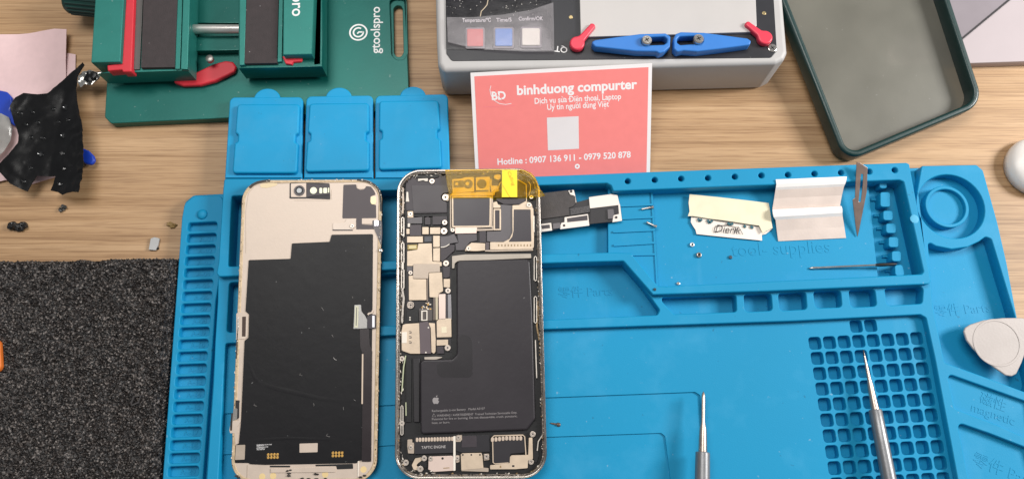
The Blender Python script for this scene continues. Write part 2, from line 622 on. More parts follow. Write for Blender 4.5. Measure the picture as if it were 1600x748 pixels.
loops = [rounded(cv(Rout, zR), 1.5)]
for P, r in [Ha] + comp + [work, (big, 1.5), (magn, 1.8), (prt, 2)]:
    loops.append(rounded(cv(P, zR), r))
loops.append(circ(cx, cy, 52, zR))
mb.curve(loops, 0.6, zR, SIL, 0.5)
# ring boss
mb.curve([circ(1481, 322, 34, zR), circ(1481, 322, 28.5, zR)], 2.0, zR - 0.6, SIL, 0.4)
mb.curve([circ(1481, 322, 30, 7.5)], 2.0, 7.2, SIL, 0)
mb.curve([circ(cx, cy, 53, 4)], 2.0, 4.2, SIL, 0)
mb.prism([(1474, 575), (1606, 620), (1625, 700), (1488, 645)], 2, 8.0, SIL)
mb.prism([(1490, 650), (1612, 696), (1640, 800), (1515, 800)], 2, 7.0, SIL)
# work floor, with two shallow moulded steps and the grid of cells
G0, G1, G2 = fr.px(1263, 527, zW), fr.px(1422, 519.5, zW), fr.px(1293, 721, zW)
eu, ev = (G1 - G0) / 7, (G2 - G0) / 8
cells = []
for j in range(-1, 12):
    for i in range(8):
        if j == -1 and i not in (3, 4):
            continue
        p = G0 + eu * i + ev * j
        p = p - (eu + ev) * 0.02
        cells.append([p, p + eu * 0.83, p + eu * 0.83 + ev * 0.83, p + ev * 0.83])
st1 = [(345, 646), (600, 633), (850, 621), (1086, 612), (1094, 617), (1106, 800), (335, 800)]
st2 = [(340, 710), (600, 696), (850, 682.5), (1033, 676), (1039, 681), (1054, 800), (336, 800)]
wf = [(340, 528), (600, 514), (849, 505), (1240, 494), (1446, 484), (1470, 560), (1505, 746), (1516, 810), (330, 810)]
mb.curve([cv(wf, zW), rounded(cv(st1, zW), 1.2)] + [rounded(c, 1.6) for c in cells], 0.8, zW, SIL, 0.22)
mb.curve([rounded(cv(wf, 5), 0)[:1] + cv([(1100, 505), (1120, 810), (330, 810)], 5), rounded(cv(st2, 5), 1.2)], 0.9, 5.0, SIL, 0.2)
mb.prism([(340, 700), (1060, 668), (1075, 810), (330, 810)], 1, 4.1, SIL)
# floor under grid cells sits deeper
# upper tray: floors
mb.prism([(1015, 288), (1428, 268), (1452, 442), (1010, 460)], 1, 5.5, SIL,
         holes=[([(1356, 286), (1420, 282), (1447, 432), (1372, 436)], 1.0)])
mb.prism([(950, 292), (1019, 290), (1023, 397), (1029, 452), (980, 402), (950, 400)], 1, 8.0, SIL, bev=0.3)
for a, b in (((957, 322), (1020, 319.5)), ((958, 342), (1021, 339)), ((958, 362), (1023, 359)), ((959, 383), (1024, 379)), ((975, 398), (1024, 397))):
    mb.stroke([a, b], 1.1, 7.5, 8.9, SIL)
mb.stroke([(1018, 296), (1024, 397), (1027, 447)], 0.9, 7.5, 8.6, SIL)
# comb posts
for P in (rc(1374, 280, 1386, 294), rc(1375.5, 300, 1391, 323), rc(1380, 329, 1395, 344), rc(1384.5, 349, 1400, 364), rc(1388.5, 370, 1404, 386), rc(1393.5, 392, 1408, 408), ((1398, 414), (1410, 413), (1414, 430), (1399, 431))):
    mb.prism(P, 1, 9.5, SIL, r=1.3, bev=0.3)
    mb.prism([(P[0][0] - 14, (P[0][1] + P[3][1]) / 2 - 2), (P[0][0] + 3, (P[0][1] + P[3][1]) / 2 - 2), (P[0][0] + 3, (P[0][1] + P[3][1]) / 2 + 2), (P[0][0] - 14, (P[0][1] + P[3][1]) / 2 + 2)], 1, 4.5, SIL, bev=0.4)
# upper tray: rim
Tout = [(350, 279), (348, 300), (341, 410), (338, 427), (342, 432), (600, 421.5), (848, 411), (974, 407.5), (1020, 460), (1200, 454.5), (1452, 443.5), (1455, 438), (1421, 256), (1416, 254), (1040, 267.5), (850, 275), (704, 279)]
Thole = [(362, 306), (600, 297.5), (948, 286), (955, 290), (958, 298.5), (1207, 288.5), (1405, 281), (1412, 284), (1443, 424), (1440, 428), (1040, 447), (1028, 446.5), (986, 395), (958, 394), (845, 397), (600, 408), (356, 416)]
loops = [rounded(cv(Tout, zT), 1.2), rounded(cv(Thole, zT), 1.0)]
for x, y in ((980.6, 283), (1022.7, 281), (1064, 279), (1106, 278), (1148, 276), (1189.5, 274), (1231, 273), (1272.5, 271.4), (1314, 269.7), (1358, 268), (1398, 265.7)):
    c = fr.px(x, y, zT)
    loops.append([Vector((c.x + 1.55 * math.cos(t * math.pi / 8), c.y + 1.55 * math.sin(t * math.pi / 8))) for t in range(16)])
mb.curve(loops, 0.8, zT, SIL, 0.6)
mb.prism([(962, 286), (1410, 266), (1412, 276), (962, 296)], 1, 9.0, SIL)     # bottoms of the row of bit holes
mb.blob((*fr.px(1429, 342, zT), zT), (2.4, 2.4, 0.15), M('pale_stain', '#45a3c8', 0.6), rough=0.1)
# moulded words
mb.text('零件 Parts', (873, 464), (957, 461), zF, SIL, th=0.42)
mb.text('tool- supplies', (1144, 400), (1298, 394), 5.5, SIL, th=0.35)
mb.text('零件 Parts', (1462, 493), (1548, 487), zF, SIL, th=0.32)
mb.text('磁性', (1530, 627), (1570, 642), 8.0, SIL, th=0.32)
mb.text('magnetic', (1517, 641), (1584, 664), 8.0, SIL, th=0.32)
mb.text('零件 Parts', (1519, 723), (1622, 765), 7.0, SIL, th=0.32)
mat_body = mb.build('mat_body', mat_root, 50)
# three lids folded out behind the mat
for out, inn, tab in (
        ([(359, 152), (473, 151.5), (472, 279), (351, 279)], [(370, 162), (468, 162), (463, 270), (362, 270)], (417, 152)),
        ([(478.5, 150.5), (582.5, 149), (583, 279), (474.5, 279)], [(483, 161), (576, 160), (576, 266), (476, 268)], (529, 150.5)),
        ([(586.5, 149.5), (699.5, 147), (703, 279), (586, 279)], [(592, 157), (685, 156), (690, 262), (591, 265)], (645, 149))):
    mb = MB(fr)
    zl = zT - 3
    mb.prism(out, zl - 3, zl, SIL2, r=[3, 3, 0.3, 0.3], bev=0.6)
    c = fr.px(tab[0], tab[1], zl)
    mb.curve([[Vector((c.x + 7.4 * math.cos(t * math.pi / 16), c.y - 0.8 + 6.3 * math.sin(t * math.pi / 16))) for t in range(17)] + [Vector((c.x - 7.4, c.y - 3)), Vector((c.x + 7.4, c.y - 3))][0:2]], zl - 2.6, zl - 0.15, SIL2, 0.5)
    # raised block with a finger notch on either side
    q = [fr.px(x, y, zl + 3) for x, y in inn]
    def notch(a, b, d):
        m = lat(a, b, 0.5)
        e = (b - a).normalized()
        nn = Vector((-e.y, e.x)) * d
        return [m - e * 3.2, m - e * 2.0 + nn, m + e * 2.0 + nn, m + e * 3.2]
    P = [q[0], q[1]] + notch(q[1], q[2], -1.7) + [q[2], q[3]] + notch(q[3], q[0], -1.7)
    mb.curve([rounded(P, [2, 2, 0.8, 0.8, 0.8, 0.8, 2, 2, 0.8, 0.8, 0.8, 0.8])], zl - 1, zl + 2.6, SIL2, 1.0, 3)
    mb.build('lid', mat_root, 50)

# ================================================================== black foam block
fr = flat(130, 580, 0)
FOAM = M('black_foam', '#2a2626', 0.38, var=0.5, vscale=700, bump=0.6, bscale=1900)
nt_ = FOAM.node_tree
vo = nt_.nodes.new('ShaderNodeTexVoronoi')
vo.inputs['Scale'].default_value = 1250
tc_ = nt_.nodes.new('ShaderNodeTexCoord')
nt_.links.new(tc_.outputs['Object'], vo.inputs['Vector'])
sp_ = nt_.nodes.new('ShaderNodeSeparateColor')
nt_.links.new(vo.outputs['Color'], sp_.inputs[0])
cr_ = nt_.nodes.new('ShaderNodeValToRGB')
cr_.color_ramp.elements[0].position, cr_.color_ramp.elements[0].color = 0.25, (0.012, 0.011, 0.011, 1)
cr_.color_ramp.elements[1].position, cr_.color_ramp.elements[1].color = 0.99, (0.20, 0.175, 0.16, 1)
e_ = cr_.color_ramp.elements.new(0.80)
e_.color = (0.032, 0.025, 0.022, 1)
nt_.links.new(sp_.outputs[0], cr_.inputs[0])
nt_.links.new(cr_.outputs[0], nt_.nodes['Principled BSDF'].inputs['Base Color'])
def foam():
    nt = FOAM.node_tree
    zt = 11.0
    c = [fr.px(-60, 416, zt), fr.px(259, 409, zt), fr.px(224, 800, zt), fr.px(-80, 800, zt)]
    step = 0.62
    nx = int((c[1] - c[0]).length / step)
    ny = int((c[0] - c[3]).length / step)
    side = 22
    V, F = [], []
    for j in range(ny + side + 1):
        tj = max(0.0, (j - side) / ny)
        for i in range(nx + side + 1):
            ti = min(1.0, i / nx)
            top = lat(c[0], c[1], ti)
            bot = lat(c[3], c[2], ti)
            q = lat(top, bot, tj)
            kx, ky = max(0, i - nx) / side, max(0, side - j) / side
            k = max(kx, ky)
            drop = (zt - 0.2) * (1 - math.cos(k * math.pi / 2)) if k < 1 else zt - 0.2
            dx, dy = kx, ky
            z = zt - drop
            q = q + Vector((4.6 * math.sin(kx * math.pi / 2), 2.6 * math.sin(ky * math.pi / 2)))
            p = Vector((q.x, q.y, z))
            w = Vector((p.x, p.y, p.z)) * 0.72
            d, _ = noise.voronoi(w)
            h = (d[1] - d[0]) * 2.3 + noise.noise(w * 2.3) * 0.7 + noise.noise(w * 0.22) * 1.3
            off = Vector((math.sin(kx * math.pi / 2), math.sin(ky * math.pi / 2), math.cos(k * math.pi / 2) + 0.05))
            off.normalize()
            V.append((p.x + off.x * h * 0.8, p.y + off.y * h * 0.8, max(0.1, p.z + off.z * h)))
    w = nx + side + 1
    for j in range(ny + side):
        for i in range(w - 1):
            F.append((j * w + i, j * w + i + 1, (j + 1) * w + i + 1, (j + 1) * w + i))
    F = [f[::-1] for f in F]
    mb = MB(fr)
    mb.add(V, F, FOAM)
    o = mb.build('foam_block', smooth=0)
    tag(o, 'coarse black anti-static foam block lying beside the blue mat', 'foam block')
foam()

# ================================================================== green clamp fixture
GRN = M('green_anodised', '#277a71', 0.42, 0.35, var=0.05, vscale=90, bump=0.05, dust=0.15)
GRND = M('green_anodised_plate', '#0c6058', 0.36, 0.35, var=0.06, vscale=60, bump=0.05, dust=0.15)
RED = M('red_plastic', '#d32f3c', 0.4, var=0.05)
PAD = M('dark_rubber_pad', '#3a3233', 0.7, var=0.15, vscale=300, bump=0.35, bscale=2500, dust=0.35)
GREY = M('grey_rail', '#5d5c5a', 0.45, 0.3, var=0.05)
fr = flat(400, 120, 0)
cl = thing('clamp_fixture', fr, 'green metal repair clamp fixture with red clips and two black pads', 'clamp')
zB = 6.0
K = Z(140, 0, 2.963)
mb = MB(fr)
plate = [(163.5, 183), (173, 193), (356, 184.5), (640, 172), (636, 60), (633, -90), (176, -90), (168, 110)]
slot_o = [(609, 2), (615, -3), (629, -3), (634, 4), (636, 84), (631, 93), (620, 94), (612, 86)]
slot_i = [(615, 14), (619, 9), (626, 9), (629, 14), (630.5, 82), (627, 89), (619.5, 89), (616, 83)]
mb.prism(plate, 3.4, zB, GRND, r=2.5, bev=0.4, holes=[(slot_o, 2.5)])
P = [fr.px(x, y, zB) for x, y in plate]
mb.curve([rounded(P, 2.5), rounded([fr.px(x, y, 3.6) for x, y in slot_i], 2)], 0, 3.6, GRND, 0.3)
mb.build('base_plate', cl)
mb = MB(fr)
c = fr.px(560, 51, zB)
def arc(r, a0, a1, n=32):
    return [(c.x + r * math.cos(math.radians(a0 + (a1 - a0) * t / n)), c.y + r * math.sin(math.radians(a0 + (a1 - a0) * t / n))) for t in range(n + 1)]
mb.stroke(arc(5.0, 0, 360), 0.95, zB - .05, zB + 0.1, PRINT, px=False)
mb.stroke(arc(2.9, 60, 370), 0.95, zB - .05, zB + 0.1, PRINT, px=False)
mb.stroke([(c.x + 2.9, c.y + 0.2), (c.x + 0.2, c.y + 0.2), (c.x - 0.6, c.y - 0.9)], 0.9, zB - .05, zB + 0.1, PRINT, px=False)
mb.text('gtoolspro', (593.5, 84), (593.5, 11), zB + 0.02, PRINT, th=0.08, bold=0.012)
mb.build('lettering', cl)
# left jaw
zJ = 24.0
mb = MB(fr)
mb.prism([(190, -60), (299, -60), (293, 110), (152, 115), (170, 112)], 9, zJ - 2, GRN, bev=0.3)
mb.prism([(278.5, -60), (287, -60), (281, 107.5), (273.5, 108)], zJ - 3, zJ - 0.8, GRN, bev=0.25)
mb.prism([(288, -60), (298.5, -60), (293, 108), (282.5, 108)], zJ - 3, zJ, GRN, bev=0.3)
mb.prism([(212, -60), (226, -60), (218, 108), (206, 109)], zJ - 3, zJ - 0.9, GREY, bev=0.2)
mb.build('jaw', cl)
mb = MB(fr)
mb.prism([(152.5, -60), (197, -60), (188, 97), (142, 98)], 12, zJ + 4, GRN, r=0.5, bev=0.5)
mb.build('jaw_rail', cl)
mb = MB(fr)
mb.prism([(226, -60), (279, -60), (272.5, 105), (220, 106)], zJ - 2.5, zJ + 0.2, PAD, bev=0.3)
mb.build('pad', cl)
mb = MB(fr)
mb.prism([(200, -60), (212, -60), (205.5, 112), (192, 112.5), (190, 109), (168, 111), (167, 102), (190, 99)], zJ - 5, zJ + 1.5, RED, r=0.6, bev=0.6)
mb.build('clip', cl)
# right jaw
mb = MB(fr)
mb.prism([(372, -60), (504, -60), (503, 104), (373, 107)], 9, zJ - 2, GRND, bev=0.3)
mb.prism([(375, -60), (386.5, -60), (382, 101), (374, 102)], zJ - 3, zJ, GRN, bev=0.3)
mb.prism([(437, -60), (443, -60), (440, 96), (433.5, 97)], zJ - 3, zJ - 0.4, GRN, bev=0.2)
mb.prism([(491, -60), (503, -60), (501, 101), (490, 102)], zJ - 8, zJ - 2, GRND, bev=0.3)
mb.build('jaw', cl)
mb = MB(fr)
mb.prism([(443, -60), (493, -60), (487.5, 85), (442, 86)], 12, zJ + 4, GRN, r=0.5, bev=0.5)
rail2 = mb.build('jaw_rail', cl)
mb = MB(fr)
mb.text('gtoolspro', (457.5, -64), (456.5, 26), zJ + 4.02, PRINT, th=0.08, bold=0.012)
mb.build('lettering', rail2)
mb = MB(fr)
mb.prism([(387, -60), (437, -60), (432.5, 98.5), (381.5, 99.5)], zJ - 2.5, zJ + 0.2, PAD, bev=0.3)
mb.build('pad', cl)
mb = MB(fr)
mb.prism([(440.5, 88), (452, 87.5), (457, 90.5), (470, 89.5), (472.5, 92), (470, 96), (458, 97), (456, 101), (446, 99.5)], zJ - 6, zJ - 0.5, RED, r=0.5, bev=0.5)
mb.build('clip', cl)
mb = MB(fr)
a, b = fr.px(285, 46, 15), fr.px(385, 46, 15)
mb.lathe([(0, 2.6), (0.3, 2.7), ((b - a).length, 2.7)], ALU, (a.x, a.y, 15), (b.x, b.y, 15))
mb.build('guide_rod', cl)
mb = MB(fr)
mb.prism([(292, -60), (385, -60), (385, 36), (292, 36)], 6.05, 10, GRND, bev=0.3)
mb.prism([(292, 58), (385, 56), (385, 78), (292, 80)], 6.05, 11, GRND, bev=0.3)
mb.build('bridge', cl)
mb = MB(fr)
lev = [(263, 126), (288, 121), (310, 111), (333, 100), (352, 95), (364, 96.5), (369, 104), (366, 112), (352, 119), (335, 127), (312, 133), (285, 134)]
mb.prism(lev, 6.2, 9.4, RED, r=1.5, bev=1.0, res=2)
mb.build('cam_lever', cl)
mb = MB(fr)
a = fr.px(338, 104, 9)
mb.lathe([(0, 2.2), (2.0, 2.2), (2.3, 1.7), (2.35, 0)], DSTEEL, (a.x - 2, a.y + 2, 13), (a.x - 2, a.y + 2, 16), 16)
mb.build('pivot_pin', cl)
mb = MB(fr)
a, b = fr.px(158, 2, 18), fr.px(100, -4, 18)
KN = M('knob_green', '#123a34', 0.45, 0.2)
L = (b - a).length
prof = [(0, 5), (1, 7.2)]
mb.lathe(prof + [(L - 1.5, 7.2), (L, 6.2)], KN, (a.x, a.y, 14), (b.x, b.y, 14), 32)
for i in range(20):
    an = i / 20 * 2 * math.pi
    mb.lathe([(1.5, 0.7), (L - 2, 0.7)], KN, (a.x, a.y + 7.2 * math.cos(an), 14 + 7.2 * math.sin(an)), (b.x, b.y + 7.2 * math.cos(an), 14 + 7.2 * math.sin(an)), 8)
mb.build('clamp_knob', cl)

# ================================================================== grey heating station
GP = M('light_grey_plastic', '#b9b6b4', 0.5, var=0.03, bump=0.05, bscale=1400)
PAN = M('black_panel', '#26262b', 0.42, var=0.08, vscale=80, bump=0.04, dust=0.1)
FILM = M('glossy_display', '#17151a', 0.16, var=0.3, vscale=140, bump=0.02, dust=0.5, coat=0.3)
BLU = M('blue_plastic', '#2f78c8', 0.45, var=0.05)
REDK = M('red_knob_plastic', '#dd3a50', 0.4, var=0.05)
fr = flat(960, 60, 0)
dv = thing('heating_station', fr, 'light grey heating station with black top panel and aluminium hot plate', 'heating station')
zD = 32.0
mb = MB(fr)
body = [(678, -120), (682, 60), (684, 100), (692, 111), (960, 105.5), (1213, 99), (1226, 93), (1231, 82), (1222, -20), (1214, -120)]
mb.prism(body, 0, zD, GP, r=[0, 2, 3, 3, 0, 3, 3, 3, 2, 0], bev=2.6, res=4)
mb.build('housing', dv, 50)
mb = MB(fr)
mb.prism([(695, -120), (697.5, 84), (706, 95.5), (1205, 90.5), (1214, 80), (1208, -20), (1203, -120)], zD - 1, zD + 0.35, PAN, r=2.4, bev=0.2)
panel = mb.build('top_panel', dv)
mb = MB(fr)
mb.prism([(905.5, -120), (906, 0), (907.5, 58), (1060, 54), (1176, 50), (1182.5, 40), (1181, 0), (1177, -120)], zD, zD + 2.2, M('hot_plate_aluminium', '#c2bdba', 0.5, 0.2, var=0.02), r=1.0, bev=0.25)
mb.build('hot_plate', dv)
for side, (cxp, cyp), (ax, ay) in ((0, (902, 67), (925, 41)), (1, (1196, 58), (1170, 38))):
    mb = MB(fr)
    zk = zD + 4.2
    a, b = fr.px(cxp, cyp, zk), fr.px(ax, ay, zk)
    d = (b - a).normalized()
    e = Vector((-d.y, d.x))
    an0 = math.atan2(d.y, d.x)
    P = [a + Vector((4.1 * math.cos(an0 + t), 4.1 * math.sin(an0 + t))) for t in [math.radians(q) for q in range(40, 321, 14)]]
    P += [a + d * 4.2 - e * 2.0, b - e * 1.7 - d * 1.2] + [b + Vector((1.9 * math.cos(an0 + t), 1.9 * math.sin(an0 + t))) for t in [math.radians(q) for q in range(-60, 61, 20)]] + [b + e * 1.7 - d * 1.2, a + d * 4.2 + e * 2.0]
    mb.curve([P], zD + 0.35, zk, REDK, 0.9, 2)
    mb.build('turn_latch', dv)
for P, S, sc in (([(923.5, 66), (930, 62.5), (1000, 53), (1040, 52), (1048, 57), (1047, 73), (1038, 81), (1030, 83.5), (1026, 80.5), (994, 80), (930, 73)], [(1002, 63), (1006, 58.5), (1038, 57), (1043, 61), (1042, 67), (1037, 70), (1007, 71), (1002, 68)], (1011, 62)),
                 ([(1052.5, 60), (1056, 53), (1064, 50), (1100, 51), (1168, 60), (1174, 64), (1172, 70), (1128, 76), (1090, 80.5), (1068, 79), (1058, 81), (1053, 76)], [(1058, 61), (1062, 57), (1094, 55.5), (1099, 59), (1099, 65), (1095, 68), (1063, 70.5), (1058, 67)], (1092, 60))):
    mb = MB(fr)
    zk = zD + 6.5
    mb.prism(P, zD + 0.35, zk, BLU, r=1.2, bev=0.7, res=2, holes=[(S, 1.3)])
    cl_ = mb.build('clamp_arm', dv)
    mb = MB(fr)
    q = fr.px(sc[0], sc[1], zk + 2.5)
    mb.lathe([(0, 1.6), (1.6, 1.6), (1.6, 2.6), (2.2, 2.6), (2.2, 1.9), (2.8, 2.7), (4.3, 2.7), (4.8, 2.2), (4.8, 1.3)], STEEL, (q.x, q.y, zk - 2.4), (q.x, q.y, zk + 5), 24)
    for t in (0.5, 2.07):
        mb.stroke([(q.x - 1.3 * math.cos(t), q.y - 1.3 * math.sin(t)), (q.x + 1.3 * math.cos(t), q.y + 1.3 * math.sin(t))], 0.5, zk + 2.35, zk + 2.48, BLK, px=False)
    mb.build('screw', cl_)
mb = MB(fr)
q = fr.px(1207, 75, zD + 0.8)
mb.disc(q.x, q.y, 2.5, zD, zD + 0.9, STEEL, 0.35, px=False)
for t in (0.5, 2.07):
    mb.stroke([(q.x - 1.3 * math.cos(t), q.y - 1.3 * math.sin(t)), (q.x + 1.3 * math.cos(t), q.y + 1.3 * math.sin(t))], 0.5, zD + 0.8, zD + 0.94, BLK, px=False)
mb.build('screw', dv)
for x, y in ((892, 27), (1194, 20.6)):
    mb = MB(fr)
    mb.disc(x, y, 1.15, zD, zD + 0.6, M('brass', '#b9a57a', 0.35, 0.8), 0.2)
    mb.build('rivet', dv)
mb = MB(fr)
mb.prism([(695.5, -120), (697, 76), (700, 78), (864, 79), (862, 40), (861, -120)], zD + 0.3, zD + 0.6, FILM, r=0.6)
disp = mb.build('display_panel', dv)
mb = MB(fr)
for wd, x0, x1, y in (('Temperature/℃', 722.5, 767, 35), ('Time/S', 775.5, 799.5, 34.5), ('Confirm/OK', 810.5, 848.5, 32.5)):
    mb.text(wd, (x0, y), (x1, y - 0.6), zD + 0.62, PRINT, th=0.06, bold=0.008, hscale=3.3)
mb.stroke([(763, -2), (761, 8), (757, 13), (752, 18), (750.5, 26)], 0.45, zD + 0.6, zD + 0.68, M('scratch', '#cdbba0', 0.7), px=True)
for k in range(30):
    x, y = random.uniform(700, 858), random.uniform(0, 24)
    mb.disc(x, y, random.uniform(0.1, 0.3), zD + 0.6, zD + 0.7, M('dust_speck', '#c9c3bb', 0.8), 0, n=6)
mb.build('lettering', disp)
for x0, y0, x1, y1, cc, nm in ((727, 43, 757.5, 76.5, '#dd6a66', 'button_red'), (771, 42.5, 803, 76, '#5d8fd6', 'button_blue'), (813, 42, 846, 75, '#eae6d6', 'button_white')):
    mb = MB(fr)
    mb.prism(rc(x0, y0, x1, y1), zD + 0.5, zD + 1.3, clear_material(nm + '_bezel', '#d8d4d4', 0.12, 0.2, 0.35, '#a9a3a4') if False else M('button_bezel', '#8f898c', 0.35), r=1.0, bev=0.3)
    bz = mb.build('button', dv)
    mb = MB(fr)
    mb.prism(rc(x0 + 2.5, y0 + 2, x1 - 2.5, y1 - 4), zD + 1.2, zD + 2.0, M(nm, cc, 0.3, var=0.04, coat=0.3), r=0.8, bev=0.4)
    mb.build('button_cap', bz)
mb = MB(fr)
film = clear_material('clear_film', '#f8f6f8', 0.035, 0.3, 0.07, '#d8d2d4')
P = [(698, 27), (740, 27), (785, 23), (830, 15.5), (864.5, 4), (865.5, 40), (866, 80.5), (820, 80.5), (770, 78), (730, 73), (700, 66)]
q = [fr.px(x, y, zD + 2.5) for x, y in P]
mb.add([(p.x, p.y, zD + 2.3) for p in q] + [(p.x, p.y, zD + 2.36) for p in q], [list(range(len(q)))[::-1], [i + len(q) for i in range(len(q))]] + [[i, (i + 1) % len(q), (i + 1) % len(q) + len(q), i + len(q)] for i in range(len(q))], film)
mb.build('protective_film', disp, 0)
mb = MB(fr)
mb.text('QT', (887, 74.5), (867.5, 72), zD + 0.4, PRINT, th=0.06, bold=0.01)
mb.build('lettering', panel)

# ================================================================== business card leaning on the station
tl, tr, br = at(735, 114, 33.5), at(1019, 99, 33.5), at(1015.5, 281, 0.4)
u = (tr - tl)
v = tr - br
fr = Frame(tr, u, v)
card = thing('business_card', fr, 'pink printed business card with white border leaning on the grey heating station', 'business card')
CARD = M('card_white', '#efe9e8', 0.5, var=0.015)
PINK = M('card_pink', '#f38783', 0.5, var=0.02, vscale=200)
mb = MB(fr)
bl = br - u
cp = [fr.px(735, 114), fr.px(1019, 99), fr.px(1015.5, 281), Vector((0, 0))]
wd = u.length
hh = (fr.px(1015.5, 281) - cp[1]).length
cp = [Vector((-wd, 0)), Vector((0, 0)), Vector((cp[2].x, -hh)), Vector((cp[2].x - wd + 0.3, -hh))]
mb.curve([cp], -0.45, 0, CARD, 0.05)
mb.build('card_stock', card)
mb = MB(fr)
mb.curve([[cp[0] + Vector((2.0, -2.0)), cp[1] + Vector((-2.0, -2.0)), cp[2] + Vector((-2, 2)), cp[3] + Vector((2.0, 2))]], -0.05, 0.06, PINK, 0)
pn = mb.build('printed_panel', card)
mb = MB(fr)
h = 0.08
mb.text('binhduong compurter', (808, 148.5), (995.5, 138.5), h, PRINT, th=0.05, bold=0.03, hscale=7.2)
marked(mb, 'Dich vu sua Dien thoai, Laptop', {1: '.', 6: '.', 9: '+?', 12: '-', 14: '^.', 20: '.'}, (835.5, 162.5), (970.5, 155.0), h, PRINT, 0.014, 4.5)
marked(mb, 'Uy tin nguoi dung Viet', {4: '/', 9: '+', 10: '+`', 14: '`', 20: '^.'}, (855, 172.0), (951.5, 166.8), h, PRINT, 0.014, 4.5)
mb.text('Hotline : 0907 136 911 - 0979 520 878', (777.5, 257.5), (985.5, 246), h, PRINT, th=0.05, bold=0.02, hscale=5.0)
mb.text('BD', (768.5, 156.2), (790.5, 155.2), h, PRINT, th=0.05, bold=0.03, hscale=6.2)
mb.stroke([(767, 134), (765.5, 141), (767, 149), (772, 157), (780, 162), (790, 163.5), (799, 162)], 0.3, h, h + 0.05, PRINT)
mb.stroke([(772, 141), (778, 148), (785, 156), (790, 160)], 0.22, h + 0.03, h + 0.08, PINK)
mb.stroke([(755, 167.5), (805, 165)], 0.22, h, h + 0.05, M('card_faint', '#f0848c', 0.5))
c = fr.px(902, 260, h)
mb.curve([[Vector((c.x + 1.45 * math.cos(t * .4), c.y + 1.45 * math.sin(t * .4))) for t in range(15)], [Vector((c.x + .6 * math.cos(t * .4), c.y + .6 * math.sin(t * .4))) for t in range(15)]], h, h + 0.05, PRINT)
mb.build('lettering', pn)
mb = MB(fr)
mb.prism([(854.5, 184), (904, 181.8), (904.7, 232.5), (856.2, 235)], 0.05, 0.1, M('blank_patch', '#e3dcdc', 0.5, var=0.02))
mb.build('white_square', pn)

# ================================================================== green phone case
GC = M('dark_green_rubber', '#082f2d', 0.4, var=0.08, vscale=60, bump=0.05, coat=0.15)
FROST = M('frosted_back', '#8f8c80', 0.36, var=0.14, vscale=26, bump=0.05, trans=0.5, dust=0.3)
fr = Frame(at(1390, 240, 0.2), (1, 0.0, 0.0), (0, 1, 0.08))
cs = thing('phone_case', fr, 'empty dark green phone case with frosted grey back leaning beside the grey station', 'phone case')
zc = 12.0
out = [(1142, -200), (1321, 253), (1538.5, 162), (1420, -200)]
loc = [fr.px(x, y, zc) for x, y in out]
loc_r = rounded(loc, [0, 10, 13, 0], 8)
inn = inset(loc_r, 3.5)
mb = MB(fr)
mb.curve([loc_r, inn], 1.2, zc, GC, 1.3, 3)
mb.build('bumper', cs, 50)
mb = MB(fr)
mb.curve([inset(loc_r, 1.2)], 0.6, 2.4, FROST, 0.2)
mb.build('back_panel', cs)

# ================================================================== white carton lying flat under the far end of the case
fr = flat(1560, 50, 0)
bx = thing('white_carton', fr, 'flat white carton with dark-edged grey panel under the green phone case', 'box')
WB = M('white_card', '#b5a9ab', 0.6, var=0.02)
mb = MB(fr)
mb.prism([(1385, 104), (1527, 98.5), (1720, 92), (1740, -150), (1385, -150)], 0, 6, WB, r=0.6, bev=0.4)
mb.build('carton', bx)
mb = MB(fr)
mb.prism([(1466, 92), (1509, 56), (1577, 0), (1640, -52), (1720, -140), (1400, -140), (1400, 92)], 5.9, 6.6, M('grey_panel', '#8f868b', 0.35, var=0.04), bev=0.05)
mb.build('grey_panel', bx)
mb = MB(fr)
mb.stroke([(1466, 92), (1509, 56), (1577, 0), (1640, -52)], 1.0, 5.9, 7.0, M('panel_edge', '#2a2628', 0.5))
mb.build('panel_edge', bx)

# ================================================================== loose sheets with thickness
def sheet(fr, poly, step, zf, thick, mat, name, parent=None, holes=(), px_h=0.0, smooth=60, local=False):
    P = poly if local else [fr.px(x, y, px_h) for x, y in poly]
    bd = []
    n = len(P)
    for i in range(n):
        a, b = P[i], P[(i + 1) % n]
        k = max(1, int((b - a).length / step))
        bd += [lat(a, b, t / k) for t in range(k)]
    pts = list(bd)
    xs, ys = [p.x for p in bd], [p.y for p in bd]
    def inside(q):
        r = False
        for i in range(len(bd)):
            a, b = bd[i], bd[i - 1]
            if (a.y > q.y) != (b.y > q.y) and q.x < (b.x - a.x) * (q.y - a.y) / (b.y - a.y) + a.x:
                r = not r
        return r
    y = min(ys)
    while y < max(ys):
        x = min(xs)
        while x < max(xs):
            q = Vector((x + random.uniform(-.25, .25) * step, y + random.uniform(-.25, .25) * step))
            if inside(q) and min((q - c).length for c in bd) > step * 0.5:
                pts.append(q)
            x += step
        y += step
    vs, es, fs, *_ = geometry.delaunay_2d_cdt(pts, [(i, (i + 1) % len(bd)) for i in range(len(bd))], [list(range(len(bd)))], 1, 1e-5)
    fs = [f for f in fs if inside(sum((vs[i] for i in f), Vector((0, 0))) / len(f))]
    V = [(v.x, v.y, zf(v.x, v.y)) for v in vs]
    nb = len(V)
    T = [(x, y, z - thick) for x, y, z in V]
    ecount = {}
    for f in fs:
        for i in range(len(f)):
            ecount[(f[i - 1], f[i])] = 1
    F = [list(f) for f in fs] + [[i + nb for i in f][::-1] for f in fs]
    for (i, j) in ecount:
        if (j, i) not in ecount:
            F.append([j, i, i + nb, j + nb])
    mb = MB(fr)
    mb.add(V + T, F, mat)
    return mb.build(name, parent, smooth)

